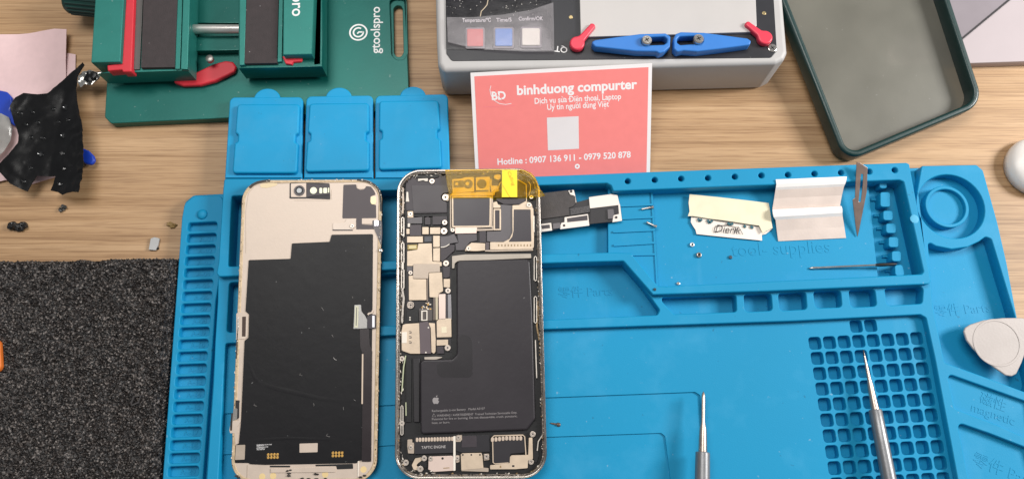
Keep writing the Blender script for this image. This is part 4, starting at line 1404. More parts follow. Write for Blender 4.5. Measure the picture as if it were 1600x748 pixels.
mb.prism(B1((1010, 150), (1040, 140), (1072, 140), (1074, 175), (1050, 195), (1030, 185), (1012, 176)), -2.7, -1.1, CAN, r=0.5)
mb.prism(B1((962, 180), (988, 190), (985, 260), (964, 262)), -2.7, -1.3, CAN2, r=0.2)
mb.stroke(B1((1345, 210), (1365, 240), (1362, 300), (1348, 340)), 0.35, -2.7, -1.2, CAN)
mb.build('camera_bracket', ph)
part('camera_cover', B1((1024, 270), (1072, 220), (1110, 200), (1240, 200), (1312, 244), (1312, 398), (1262, 430), (1104, 430), (1032, 392)), -2.7, -1.15, FLEX, ph, r=0.3)
lst(B1, [
    ('flex_cable', ((1075, 432), (1192, 440), (1192, 560), (1195, 748), (1165, 790), (1010, 800), (940, 790), (940, 696), (1075, 690)), FLEX2, -2.7, -1.45, 0.2),
    ('bracket', ((1000, 412), (1035, 402), (1048, 432), (1072, 440), (1072, 466), (1000, 466)), CAN, -2.7, -0.95, 0.3),
    ('bracket', ((1188, 440), (1262, 436), (1310, 408), (1345, 408), (1380, 440), (1384, 472), (1188, 472)), CAN, -2.7, -0.95, 0.3),
    ('connector_plate', ((632, 652), (842, 652), (838, 712), (628, 716)), M('rose_metal', '#dcc6ba', 0.38, 0.3), -2.7, -0.8, 0.2),
    ('bracket', ((835, 652), (1000, 640), (1006, 684), (842, 690)), CAN2, -2.7, -1.1, 0.2),
    ('lens_slot', ((842, 662), (985, 655), (998, 668), (845, 672)), BLK2, -1.3, -1.05, 0.1),
])
mb = MB(fr)
mb.prism(B1((1003, 474), (1077, 474), (1077, 682), (1003, 684)), -2.7, -0.9, CAN, r=0.3, bev=0.1, holes=[(B1((1018, 489), (1062, 489), (1062, 668), (1018, 670)), 0.2)])
k_ = mb.build('sensor_frame', ph)
part('sensor_cover', B1((1016, 488), (1064, 488), (1064, 670), (1016, 670)), -2.0, -1.2, FLEX, k_)
mb = MB(fr)
outp = B1((1186, 468), (1392, 466)) + B2((1398, 60), (1396, 160), (1380, 182), (970, 186), (970, 112), (1100, 112), (1160, 80), (1188, 20))
inp = B1((1200, 482), (1364, 482)) + B2((1372, 106), (1148, 110), (1186, 60), (1198, 0))
mb.prism(outp, -2.7, -0.8, CAN, r=0.4, bev=0.12, holes=[(inp, 0.3)])
k_ = mb.build('camera_frame', ph)
part('camera_cover', inp, -2.5, -0.95, M('camera_top', '#2f2930', 0.35), k_, r=0.2)
mb = MB(fr)
for i in range(11):
    mb.prism(B2(*rc(1050 + i * 31, 134, 1060 + i * 31, 154)), -1.0, -0.7, RES_T, r=0.1)
mb.build('solder_pads', k_)
for x, y, r_, n0 in ((405, 205, 4.2, -1.6), (535, 362, 5.2, -1.7), (193, 527, 3.6, -1.4), (528, 607, 4.2, -1.6), (521, 690, 5.4, -1.5), (1350, 436, 4.0, -1.0), (1372, 360, 3.2, -1.2), (605, 682, 3.2, -1.2)):
    screw(*B1((x, y))[0], r_, n0, ph)
part('screw_plate', B1((505, 335), (572, 330), (570, 400), (520, 395)), -2.7, -1.6, CAN2, ph, r=0.8)
# --- logic board
lst(B2, [
    ('circuit_board', ((150, 40), (600, 40), (590, 740), (595, 1180), (160, 1180)), BLK2, -2.75, -2.3, 0.2),
    ('shield_can', ((162, 58), (315, 56), (316, 116), (162, 118)), CAN, -2.7, -1.2),
    ('shield_can', ((416, 50), (480, 50), (480, 160), (416, 162)), CAN, -2.7, -1.25),
    ('board_chip', ((330, 58), (402, 56), (402, 110), (330, 112)), M('chip_grey', '#45464c', 0.4, var=0.3, vscale=900), -2.7, -1.4),
    ('gold_socket', ((165, 138), (262, 134), (266, 184), (166, 188)), M('olive_gold', '#8f7d4f', 0.4, 0.5), -2.7, -1.3),
    ('gold_socket', ((178, 148), (250, 146), (252, 174), (180, 176)), M('cream_gold', '#d8c997', 0.4), -1.5, -1.15),
    ('shield_can', ((163, 200), (262, 186), (272, 128), (402, 124), (408, 300), (498, 306), (500, 345), (480, 348), (478, 330), (222, 332), (220, 345), (162, 345)), CAN, -2.7, -1.15, 0.3, 0.12),
    ('shield_can', ((416, 172), (482, 168), (482, 300), (416, 296)), CAN, -2.7, -1.2),
    ('flex_cable', ((484, 58), (560, 52), (620, 28), (662, 115), (580, 128), (540, 158), (486, 160)), FLEX2, -2.7, -1.3, 0.3, 0.2),
    ('flex_cable', ((486, 166), (542, 166), (588, 134), (625, 138), (622, 198), (600, 216), (545, 270), (510, 305), (486, 296)), FLEX, -2.7, -1.45, 0.3, 0.2),
    ('flex_cable', ((650, 30), (840, 32), (842, 98), (775, 112), (745, 150), (722, 192), (640, 192), (632, 128), (662, 118)), M('flex_mid', '#4b464a', 0.4), -2.7, -1.6, 0.2),
    ('flex_cable', ((865, 0), (930, 0), (930, 116), (868, 118)), FLEX, -2.7, -1.4, 0.1),
    ('shield_can', ((222, 324), (480, 324), (482, 404), (372, 408), (366, 468), (220, 465)), CAN2, -2.7, -1.0, 0.2),
    ('flex_connector', ((160, 348), (218, 348), (216, 398), (162, 400)), FLEX2, -2.7, -1.5),
    ('shield_can', ((178, 440), (222, 436), (222, 470), (348, 472), (350, 676), (180, 678)), CAN, -2.7, -1.15, 0.3, 0.12),
    ('shield_can', ((374, 412), (500, 406), (512, 590), (470, 612), (465, 652), (380, 648)), CAN, -2.7, -1.1, 0.3, 0.12),
    ('board_rail', ((352, 430), (366, 430), (368, 690), (352, 690)), M('rail_brown', '#75685f', 0.4, 0.3), -2.7, -1.4),
    ('flex_connector', ((512, 352), (582, 350), (576, 450), (540, 462), (514, 456)), FLEX, -2.7, -1.2),
    ('shield_can', ((518, 470), (580, 470), (578, 555), (518, 550)), CAN, -2.7, -1.2),
    ('shield_can', ((470, 618), (536, 616), (536, 866), (472, 866)), M('rose_metal', '#dcc6ba', 0.38, 0.3), -2.7, -1.1),
    ('board_rail', ((540, 620), (556, 620), (556, 866), (540, 866)), FLEX, -2.7, -1.5),
    ('board_rail', ((558, 620), (590, 620), (596, 866), (560, 866)), M('rail_grey', '#8a878a', 0.3, 0.5), -2.7, -1.4),
    ('connector_plate', ((722, 198), (742, 155), (790, 118), (922, 124), (922, 192), (850, 200)), CAN, -2.7, -0.9, 0.3),
    ('flex_cable', ((925, 116), (962, 112), (962, 190), (928, 190)), M('brown_flex', '#54484a', 0.4), -2.7, -1.2),
    ('bracket', ((920, 190), (1390, 180), (1390, 196), (1000, 206), (920, 204)), CAN2, -2.7, -1.3),
    ('adhesive_strip', ((600, 248), (730, 232), (1368, 226), (1372, 268), (1320, 270), (860, 290), (655, 298), (626, 320), (622, 368), (600, 368)), M('grey_adhesive', '#b4a99c', 0.5, var=0.1, bump=0.2), -2.7, -1.4, 0.3),
])
for x, y, r_, n0 in ((195, 411, 3.4, -1.4), (541, 318, 4.8, -1.5), (560, 585, 4.4, -1.5), (195, 722, 5.6, -1.3), (760, 175, 3.8, -1.0)):
    screw(*B2((x, y))[0], r_, n0, ph)
mb = MB(fr)
mb.stroke(B2((490, 162), (520, 160), (545, 152), (575, 132)), 0.45, -1.6, -1.2, RES_W)
mb.build('flex_edge', ph)
# --- lower board
lst(B3, [
    ('flex_connector', ((158, 90), (250, 75), (272, 95), (272, 205), (158, 208)), BLK, -2.4, -1.5),
    ('board_rail', ((280, 70), (412, 60), (412, 190), (280, 195)), M('rail_dark', '#4f4845', 0.4), -2.4, -1.8),
    ('board_rail', ((418, -40), (434, -40), (432, 186), (418, 186)), M('rail_brown', '#75685f', 0.4, 0.3), -2.5, -1.3),
    ('board_rail', ((438, -40), (462, -40), (462, 182), (440, 186)), M('cream_rail', '#c2b59b', 0.4), -2.5, -1.2),
    ('sim_reader', ((148, 222), (280, 214), (292, 512), (195, 512), (110, 482), (106, 300), (120, 232)), CAN, -2.7, -1.2, 0.3, 0.12),
    ('sim_reader_tab', ((112, 302), (160, 300), (158, 408), (110, 410)), RES_W, -1.6, -1.0),
    ('flex_cable', ((282, 210), (365, 196), (385, 262), (396, 512), (290, 512)), M('mauve_flex', '#5c5054', 0.4), -2.6, -1.05, 0.3),
    ('sim_reader', ((370, 212), (432, 216), (440, 380), (438, 490), (424, 512), (400, 498), (392, 262)), CAN, -2.7, -1.2, 0.3),
    ('shield_can', ((450, 196), (478, 170), (590, 168), (594, 350), (452, 354)), CAN, -2.7, -1.1, 0.3, 0.12),
    ('shield_label', ((495, 252), (545, 248), (548, 308), (496, 310)), M('pale_label', '#e6dabd', 0.5), -1.2, -1.04),
    ('shield_can', ((450, 378), (560, 374), (560, 428), (450, 434)), CAN, -2.7, -1.2),
    ('flex_connector', ((452, 440), (520, 438), (522, 510), (456, 512)), FLEX, -2.7, -1.5),
    ('antenna_cable', ((215, 556), (290, 552), (285, 1180), (225, 1180)), BLK2, -2.6, -1.3, 0.5, 0.4),
    ('antenna_cable', ((150, 556), (205, 556), (200, 1180), (150, 1180)), BLK, -2.6, -1.8, 0.3, 0.2),
    ('adhesive_strip', ((330, 545), (440, 540), (520, 545), (440, 570), (332, 568)), M('grey_adhesive', '#b4a99c', 0.5), -2.6, -1.3, 0.2),
])
for x, y, r_, n0 in ((195, 40, 5.6, -1.3), (556, 455, 4.8, -1.4), (112, 560, 4.2, -1.3)):
    screw(*B3((x, y))[0], r_, n0, ph)
mb = MB(fr)
mb.prism(B3((300, 92), (360, 90), (360, 190), (300, 192)), -2.2, -1.2, RES_W, r=0.2, bev=0.05, holes=[(B3((312, 104), (350, 102), (350, 180), (312, 182)), 0.1)])
mb.build('connector_frame', ph)
mb = MB(fr)
for k in range(16):
    x, y = random.uniform(300, 390), random.uniform(10, 80)
    w_, h_ = random.uniform(8, 20), random.uniform(8, 16)
    mb.prism(B3(*rc(x, y, x + w_, y + h_)), -2.4, -1.6 + random.uniform(-.2, .2), random.choice([GOLD, CAN, RES_W, BLK]), bev=0.05)
for x, y in ((190, 160), (190, 182), (345, 500), (370, 258)):
    mb.disc(*B3((x, y))[0], 0.4, -2.4, -1.0, RES_W, 0.05, n=10)
mb.build('small_components', ph, 0)
mb = MB(fr)
for y in (304, 352, 402):
    mb.stroke(B3((180, y - 8), (200, y - 8), (204, y), (202, y + 8), (184, y + 8)), 0.3, -1.25, -1.08, FLEX)
mb.build('reader_hooks', ph)
# --- battery
bat = [(713, 412), (716, 406.5), (824, 404), (828, 408), (832, 486), (834, 560), (836.3, 654), (823, 671), (740, 674.5), (660, 677.5), (657, 674), (656.3, 632), (656, 566), (661, 561.5), (706, 560.5), (713.5, 553)]
mb = MB(fr)
mb.prism(bat, -2.6, -0.35, BATT, r=1.6, bev=0.9, res=3)
bt = mb.build('battery', ph, 60)
part('worn_patch', B3((650, 345), (715, 325), (785, 350), (800, 420), (802, 715), (770, 745), (500, 745), (455, 710), (450, 610), (520, 590), (600, 600), (650, 560), (670, 500)), -0.4, -0.335, M('battery_worn', '#1d191d', 0.36, var=0.05), bt, r=4)
mb = MB(fr)
WF = M('battery_print', '#918b8b', 0.6)
hb = -0.33
mb.text('Rechargeable Li-ion Battery   Model A3107', (675, 643), (757.6, 639), hb, WF, th=0.03, hscale=1.55)
mb.text('WARNING / AVERTISSEMENT  Trained Technician Serviceable Only.', (682.5, 650.3), (808, 645.3), hb, WF, th=0.03, hscale=1.5)
mb.text('Potential for fire or burning. Do not disassemble, crush, puncture,', (675, 655.8), (808, 650.8), hb, WF, th=0.03, hscale=1.5)
mb.text('heat, or burn.', (675, 661.6), (703, 660.4), hb, WF, th=0.03, hscale=1.5)
mb.stroke([(675, 650.5), (678, 645.6), (681, 650.3)], 0.2, hb, hb + 0.03, WF, closed=True)
# fruit-shaped maker's mark on the battery
c = fr.px(681, 624.5, hb)
app = [(0, 0.95), (0.35, 1.15), (0.75, 1.15), (1.2, 0.9), (1.4, 0.65), (1.15, 0.4), (1.05, 0.05), (1.15, -0.3), (1.5, -0.6), (1.3, -1.1), (0.95, -1.6), (0.6, -1.75), (0.3, -1.62), (0, -1.55), (-0.3, -1.62), (-0.6, -1.75), (-0.95, -1.6), (-1.35, -1.0), (-1.55, -0.3), (-1.5, 0.35), (-1.2, 0.9), (-0.75, 1.15), (-0.35, 1.15)]
mb.curve([[Vector((c.x + x * 1.1, c.y + y * 1.1)) for x, y in app]], hb, hb + 0.03, WF)
leaf = [(0.0, 1.35), (0.1, 1.75), (0.45, 2.1), (0.7, 2.15), (0.6, 1.7), (0.35, 1.42)]
mb.curve([[Vector((c.x + x * 1.1, c.y + y * 1.1)) for x, y in leaf]], hb, hb + 0.03, WF)
mb.build('printed_warning', bt)
# --- bottom section
lst(B4, [
    ('haptic_motor', ((232, 340), (606, 330), (608, 492), (234, 504)), M('motor_black', '#29262a', 0.42), -2.7, -1.1, 0.4, 0.15),
    ('motor_bracket', ((612, 330), (634, 328), (632, 664), (612, 666)), RES_W, -2.7, -0.9, 0.2),
    ('motor_bracket', ((166, 362), (212, 360), (212, 392), (232, 394), (230, 498), (172, 496), (164, 430)), CAN2, -2.7, -1.3, 0.3),
    ('motor_bracket', ((640, 322), (695, 318), (698, 362), (680, 384), (636, 384)), CAN2, -2.7, -1.2, 0.3),
    ('battery_flex', ((638, 325), (965, 315), (968, 480), (700, 490), (640, 470)), M('flex_black', '#262428', 0.4), -2.7, -1.6, 0.3),
    ('battery_flex', ((700, 330), (838, 326), (840, 436), (690, 440)), FLEX, -2.7, -1.35, 0.3),
    ('loudspeaker', ((985, 345), (1310, 340), (1312, 488), (1170, 500), (1158, 592), (992, 598)), M('motor_black', '#29262a', 0.42), -2.7, -1.15, 0.4, 0.1),
    ('speaker_bracket', ((970, 612), (1160, 592), (1164, 530), (1180, 516), (1342, 512), (1348, 345), (1382, 342), (1388, 550), (1340, 566), (1336, 640), (1220, 650), (970, 652)), CAN, -2.7, -0.95, 0.4, 0.12),
    ('port_shield', ((372, 528), (604, 520), (620, 560), (618, 664), (420, 676), (368, 652)), M('rose_metal', '#dcc6ba', 0.38, 0.3), -2.7, -1.0, 0.3, 0.12),
    ('charge_port', ((684, 506), (700, 496), (884, 492), (895, 520), (905, 642), (690, 660)), CAN, -2.7, -0.95, 0.3, 0.15),
    ('charge_port_lip', ((690, 642), (900, 636), (955, 640), (955, 676), (692, 668)), CAN2, -2.7, -1.2, 0.3),
    ('screw_plate', ((908, 502), (960, 500), (962, 560), (910, 566)), CAN2, -2.7, -1.4, 0.3),
    ('screw_plate', ((636, 515), (672, 515), (672, 580), (640, 590)), CAN2, -2.7, -1.4, 0.3),
    ('microphone', ((240, 545), (300, 535), (312, 560), (270, 590), (245, 620), (290, 630), (320, 640), (320, 665), (225, 655), (208, 610)), CAN, -2.7, -1.3, 0.6),
    ('grille_block', ((255, 590), (330, 560), (355, 575), (355, 640), (300, 625)), BLK, -2.7, -1.5, 0.5),
    ('grille_block', ((160, 515), (215, 505), (235, 540), (215, 580), (175, 560)), BLK, -2.7, -1.6, 0.5),
    ('corner_block', ((1385, 350), (1430, 340), (1445, 520), (1420, 600), (1395, 560)), BLK, -2.7, -1.6, 0.5),
])
mb = MB(fr)
for i in range(13):
    x = 246 + i * 28.6
    mb.prism(B4(*rc(x, 344 - i * 0.8, x + 25, 386 - i * 0.8)), -2.6, -0.85, M('tooth_metal', '#cbb8a6', 0.4, 0.2), r=0.9, bev=0.2)
mb.build('motor_teeth', ph)
mb = MB(fr)
for i in range(9):
    x = 978 + i * 34.5
    y = 342 - min(i, 4) * 3.5
    mb.prism(B4(*rc(x, y, x + 29, y + 44)), -2.6, -0.85, M('tooth_metal', '#cbb8a6', 0.4, 0.2), r=0.9, bev=0.2)
mb.stroke(B4((996, 385), (1000, 585), (1020, 598), (1150, 588)), 0.45, -2.2, -0.8, CAN)
mb.stroke(B4((985, 350), (1010, 325), (1290, 318), (1308, 335), (1318, 480), (1320, 515)), 0.5, -2.2, -0.8, CAN)
mb.build('speaker_frame', ph)
mb = MB(fr)
p_ = B4((303, 452), (538, 443))
mb.text('TAPTIC ENGINE', p_[0], p_[1], -1.09, M('taptic_print', '#b3adab', 0.6), th=0.04, bold=0.005, hscale=1.9)
mb.build('printed_name', ph)
mb = MB(fr)
mb.disc(*B4((508, 545))[0], 0.6, -1.1, -0.97, BLK, 0, n=12)
for x in (705, 788, 872):
    mb.disc(*B4((x, 510))[0], 0.45, -1.1, -0.92, BLK2, 0, n=10)
mb.stroke(B4((515, 640), (575, 636)), 0.4, -1.1, -0.95, RES_T)
mb.prism(B4(*rc(1065, 615, 1080, 636)), -1.1, -0.92, RES_T)
mb.prism(B4(*rc(1185, 610, 1208, 628)), -1.1, -0.92, BLK2)
mb.build('shield_marks', ph)
for x, y, r_, n0 in ((198, 440, 3.4, -1.4), (660, 345, 3.6, -1.3), (1386, 310, 4.6, -1.3), (150, 587, 4.6, -1.5), (328, 545, 4.4, -1.4), (290, 648, 4.8, -1.5), (650, 545, 3.6, -1.5), (935, 530, 4.2, -1.5), (1370, 580, 4.2, -1.6), (392, 548, 3.8, -1.1), (112, 205, 4.0, -1.4)):
    screw(*B4((x, y))[0], r_, n0, ph)

# amber tape over the top of the phone
TAPE = clear_material('amber_tape', '#fff078', 0.016, 0.12, 0.08, '#c79a2c')
ft = fr
o = sheet(fr, [(695.5, 265.8), (750, 265.2), (800, 264.8), (818, 265.5), (830, 270), (837, 278), (841, 290), (846, 298), (852, 306), (844, 308), (838, 307.5), (780, 308.5), (702.5, 309), (699, 290)], 2.5,
          lambda x, y: 0.22 + 0.12 * noise.noise(Vector((x * .2, y * .2, 2))), 0.06, TAPE, 'amber_tape', None)
tag(o, 'transparent amber tape stuck over the top edge of the opened phone', 'tape')
mb = MB(fr)
mb.prism([(784.5, 266), (808, 265.6), (808.3, 308), (784, 308)], 0.36, 0.5, M('yellow_label', '#ffe012', 0.45, var=0.03))
yl = mb.build('yellow_label', o)
mb = MB(fr)
mb.text('Calling', (793, 269), (801, 291), 0.53, M('label_ink', '#c08c10', 0.6), th=0.03, hscale=2.4, shear=0.2)
mb.stroke([(785, 289), (790, 297), (794, 304), (797, 308)], 0.25, 0.5, 0.55, M('label_ink', '#c08c10', 0.6))
mb.build('handwriting', yl)

# ================================================================== shield bracket beside the phone
fr = flat(905, 330, 0)
brk = thing('flex_bracket', fr, 'black and white metal bracket strip lying in the mat tray beside the opened phone', 'bracket')
Cq = Z(840, 270, 6.232)
FOAMG = M('grey_foam_pad', '#4a4544', 0.7, var=0.15, vscale=400, bump=0.5, bscale=1800)
BW = M('bracket_white', '#e6dcd2', 0.45, 0.05, var=0.04)
b0 = 9.5
def bpart(name, P, n0, n1, mat, r=0.3, holes=(), bev=0.08):
    return part(name, Cq(*P), b0 + n0, b0 + n1, mat, brk, r=r, bev=bev, holes=holes)
bpart('carrier_plate', ((-60, 190), (60, 195), (290, 168), (350, 168), (385, 285), (495, 256), (505, 232), (715, 205), (780, 216), (822, 466), (725, 480), (510, 500), (505, 512), (215, 546), (145, 560), (20, 576), (-60, 575)), 0, 0.5, BLK2, r=0.3)
bpart('foam_pad', ((-60, 240), (20, 205), (290, 170), (302, 215), (365, 225), (372, 290), (345, 325), (302, 342), (312, 412), (20, 452), (-60, 470)), 0.4, 1.4, FOAMG, r=0.4)
bpart('foam_pad', ((316, 347), (505, 320), (508, 382), (322, 412)), 0.4, 1.5, M('sparkle_pad', '#4c494a', 0.6, var=0.5, vscale=1200, bump=0.5, bscale=2200), r=0.2)
bpart('screw_ear', ((296, 172), (352, 165), (366, 218), (378, 290), (366, 292), (356, 222), (318, 212)), 0.4, 1.1, BW, r=0.3)
bpart('white_plate', ((500, 237), (715, 206), (778, 217), (800, 312), (510, 346)), 0.4, 1.2, BW, r=0.2)
bpart('white_plate', ((785, 305), (802, 304), (822, 466), (728, 480), (738, 412), (792, 400)), 0.4, 1.1, BW, r=0.2)
bpart('black_film', ((512, 350), (785, 318), (794, 398), (740, 410), (724, 474), (512, 498)), 0.4, 1.0, BLK2, r=0.2)
bpart('grey_block', ((680, 356), (738, 350), (745, 400), (730, 445), (685, 450)), 0.9, 2.0, FLEX2, r=0.3)
k_ = bpart('white_plate', ((22, 498), (132, 486), (142, 560), (28, 575)), 0.4, 1.3, BW, r=0.2)
bpart('dark_window', ((36, 512), (118, 502), (122, 538), (40, 546)), 1.1, 1.4, FLEX, r=0.2)
bpart('grey_block', ((148, 492), (220, 484), (225, 536), (152, 546)), 0.4, 1.6, FLEX2, r=0.2)
bpart('white_plate', ((262, 432), (490, 400), (504, 512), (220, 548), (216, 530), (232, 486), (262, 480)), 0.4, 1.3, BW, r=0.3)
bpart('dark_window', ((286, 442), (485, 412), (488, 460), (290, 480)), 1.1, 1.45, FLEX, r=0.2)
mb = MB(fr)
for x, y in ((258, 512), (766, 432), (327, 180)):
    mb.disc(*Cq((x, y))[0], 0.7, b0 + 1.0, b0 + 1.4, BLK2, 0, n=12)
mb.build('screw_hole', brk)

# ================================================================== things lying in the tool tray
# two tiny pins
def pin(p, q, z, label, cat, group):
    fr = flat((p[0] + q[0]) / 2, (p[1] + q[1]) / 2, z)
    a, b = fr.px(*p, 0.8), fr.px(*q, 0.8)
    L = (b - a).length
    mb = MB(fr)
    mb.lathe([(0, 0.35), (0.3, 0.55), (L - 1.2, 0.55), (L - 1.1, 1.0), (L - 0.2, 1.0), (L, 0.8)], STEEL, (a.x, a.y, 0.9), (b.x, b.y, 0.9), 14)
    tag(mb.build('small_screw'), label, cat, group)
pin((1002, 327), (1021, 323.5), 8.0, 'upper of two slim silver screws on the ribbed step of the mat', 'screw', 'slim screws on the ribbed step')
pin((1010, 347), (1026, 354.5), 8.0, 'lower slim silver screw slanting across the ribbed step of the mat', 'screw', 'slim screws on the ribbed step')
def tiny(x, y, z, r, mat, name, label, cat, group=None, hole=0.45):
    fr = flat(x, y, z)
    mb = MB(fr)
    mb.disc(0, 0, r, 0, r * 0.9, mat, r * 0.2, hole=r * hole if hole else 0, px=False, n=16)
    if hole:
        mb.disc(0, 0, r * 0.6, 0, r * 0.4, BLK, 0, px=False, n=12)
    tag(mb.build(name), label, cat, group)
tiny(1081, 382.6, 5.5, 1.25, M('pale_nut', '#d8dde0', 0.3, 0.4), 'tiny_nut', 'pale round nut below the torn cream label', 'nut')
tiny(1091.5, 398.7, 5.5, 1.45, DSTEEL, 'tiny_screw', 'dark steel screw head on the tray floor left of the moulded words', 'screw')
tiny(1141, 402, 5.5, 1.0, M('dark_bead', '#3b4a58', 0.4, 0.3), 'tiny_bead', 'tiny dark bead right before the moulded word tool', 'bead', hole=0)
tiny(1059.5, 443, 5.5, 0.9, STEEL, 'tiny_pin', 'tiny silver pin against the lower wall of the tool tray', 'pin', hole=0)
tiny(1023, 452, zT, 0.75, M('dark_speck', '#1f3540', 0.6), 'dark_speck', 'dark speck on the corner of the tray rim', 'speck', hole=0)
fr = flat(867, 662, 4.0)
mb = MB(fr)
a, b = fr.px(860, 660.5, 0.8), fr.px(876, 663.5, 0.8)
mb.lathe([(0, .3), (1.5, .5), (3.4, .5), (3.5, 1.05), (4.6, 1.05), (5.2, 0.8)], M('rusty_steel', '#6d5f55', 0.4, 0.6), (a.x, a.y, 1.1), (b.x, b.y, 1.1), 14)
tag(mb.build('loose_screw'), 'brownish loose screw lying beside the lower right corner of the phone', 'screw')

# torn cream label
fr = flat(1140, 345, 5.5)
Lq = Z(1040, 250, 2.993)
CREAM = M('cream_backing', '#e6dbbd', 0.6, var=0.04, vscale=150)
WPAP = M('white_paper', '#eadfd4', 0.6, var=0.03)
lb = thing('torn_label', fr, 'torn cream paper label with handwriting in the tool tray', 'paper label')
sheet(fr, Lq((120, 262), (180, 272), (300, 288), (440, 310), (482, 325), (498, 322), (470, 345), (450, 350), (452, 376), (300, 362), (145, 346), (140, 326), (128, 308), (118, 290)), 3,
      lambda x, y: 1.2 + 0.4 * noise.noise(Vector((x * .1, y * .1, 0))), 0.25, WPAP, 'lower_paper', lb, px_h=1.2)
sheet(fr, Lq((112, 160), (230, 172), (360, 186), (482, 201), (490, 250), (500, 318), (470, 330), (455, 342), (438, 306), (390, 300), (300, 286), (210, 274), (160, 266), (128, 262), (104, 262), (112, 240), (108, 200)), 3,
      lambda x, y: 2.6 + 0.5 * noise.noise(Vector((x * .12, y * .12, 5))) , 0.3, CREAM, 'upper_paper', lb, px_h=2.6)
mb = MB(fr)
INK = M('pen_ink', '#2e2a2c', 0.6)
TEAL = M('teal_print', '#1f5a66', 0.6)
p_ = Lq((232, 336), (352, 346))
mb.text('Dierik', p_[0], p_[1], 1.85, INK, th=0.05, bold=-0.004, shear=0.3, hscale=6.3)
mb.stroke(Lq((236, 340), (226, 330), (230, 314), (250, 306), (290, 304), (322, 312), (332, 330)), 0.28, 1.75, 1.8, INK)
mb.stroke(Lq((318, 345), (330, 325), (345, 316), (352, 330), (362, 348)), 0.28, 1.75, 1.8, INK)
mb.build('handwriting', lb)
mb = MB(fr)
for a, b in (((152, 264), (160, 276)), ((160, 276), (170, 266)), ((196, 270), (206, 284)), ((206, 284), (220, 272)), ((290, 284), (305, 292)), ((305, 292), (316, 286)), ((366, 296), (376, 304)), ((398, 300), (410, 308))):
    mb.stroke(Lq((a[0], a[1] + 9), (b[0], b[1] + 10)), 1.2, 1.4, 2.0, TEAL)
mb.build('torn_print', lb)

# folded metal strip
fr = flat(1266, 330, 5.5)
rows = [((515, 91), (848, 77), 10.4), ((518, 112), (845, 96), 10.0), ((516, 128), (840, 112), 9.2), ((514, 140), (834, 124), 8.0), ((508, 180), (825, 165), 5.8), ((500, 226), (816, 212), 4.2), ((500, 231), (823, 216), 5.6), ((502, 250), (827, 230), 6.2), ((506, 266), (827, 246), 5.8), ((515, 280), (828, 262), 4.2), ((520, 330), (836, 312), 2.2), ((527, 379), (844, 364), 0.6)]
MW = M('lit_fold_white', '#f1ece8', 0.35, 0.05, var=0.03)  # light on the up-facing folds coloured in as white; the edges share it
MC = M('satin_copper_foil', '#d8c8be', 0.38, 0.08, var=0.08, vscale=60, bump=0.08)
mats = [MW, MW, MW, MC, MC, MC, MW, MW, MW, MC, MC]
mb = MB(fr)
V = []
NS = 12
for (a, b, z) in rows:
    pa, pb = Lq(a, b)
    qa, qb = fr.px(*pa, z), fr.px(*pb, z)
    for i in range(NS + 1):
        q = lat(qa, qb, i / NS)
        V.append((q.x, q.y, z + 0.25 * noise.noise(Vector((q.x * .12, q.y * .2, 7)))))
nV = len(V)
T = [(x, y, z - 0.35) for x, y, z in V]
for j in range(len(rows) - 1):
    F, B = [], []
    for i in range(NS):
        a = j * (NS + 1) + i
        F.append((a, a + NS + 1, a + NS + 2, a + 1))
    mb.add(V, F, mats[j])
    mb.add(T, [f[::-1] for f in F], MC)
    e = []
    for i in (0, NS):
        a = j * (NS + 1) + i
        W4 = [V[a], V[a + NS + 1], T[a + NS + 1], T[a]]
        mb.add(W4, [(0, 1, 2, 3)], MW)
for j in (0, len(rows) - 1):
    a, b = j * (NS + 1), j * (NS + 1) + NS
    for i in range(NS):
        mb.add([V[a + i], V[a + i + 1], T[a + i + 1], T[a + i]], [(0, 1, 2, 3)], MW)
tag(mb.build('folded_foil_strip', smooth=30), 'folded beige foil strip with light on two folds painted white in the tool tray', 'foil strip')

# scalpel blade leaning on the tray rim
pa, pb = at(1340, 368, 6.2), at(1345, 268, 18.0)
fr = Frame(pa, (1, 0, 0), pb - pa)
BLADE = M('bronze_steel', '#a08a80', 0.3, 0.75, var=0.12, vscale=150, bump=0.06)
mb = MB(fr)
mb.prism(Lq((894, 9), (906, 12), (945, 36), (941, 150), (906, 325), (897, 362), (888, 300), (876, 196), (875, 186), (886, 177), (890, 90)), -0.2, 0.3, BLADE, r=0.15, bev=0.12,
         holes=[(Lq((914, 64), (925, 67), (921, 130), (913, 198), (903, 195), (909, 125)), 0.4)])
tag(mb.build('scalpel_blade'), 'bronze coloured scalpel blade with a slot leaning on the tray rim', 'blade')

# needle
fr = flat(1330, 416, 5.5)
a, b = at(1264, 418.8, 6.2) - fr.o, at(1401, 412.3, 10.2) - fr.o
L = (b - a).length
mb = MB(fr)
mb.lathe([(0, 0.05), (1.0, 0.6), (2.2, 0.75), (6, 0.6), (L - 10, 0.55), (L - 3, 0.5)], STEEL, a, b, 16)
mb.lathe([(L - 11, 0.72), (L - 8, 1.0), (L - 2, 0.9), (L, 0.4)], BLK, a, b, 16)
tag(mb.build('steel_probe'), 'thin steel probe with black end resting on the comb posts of the tray', 'probe')

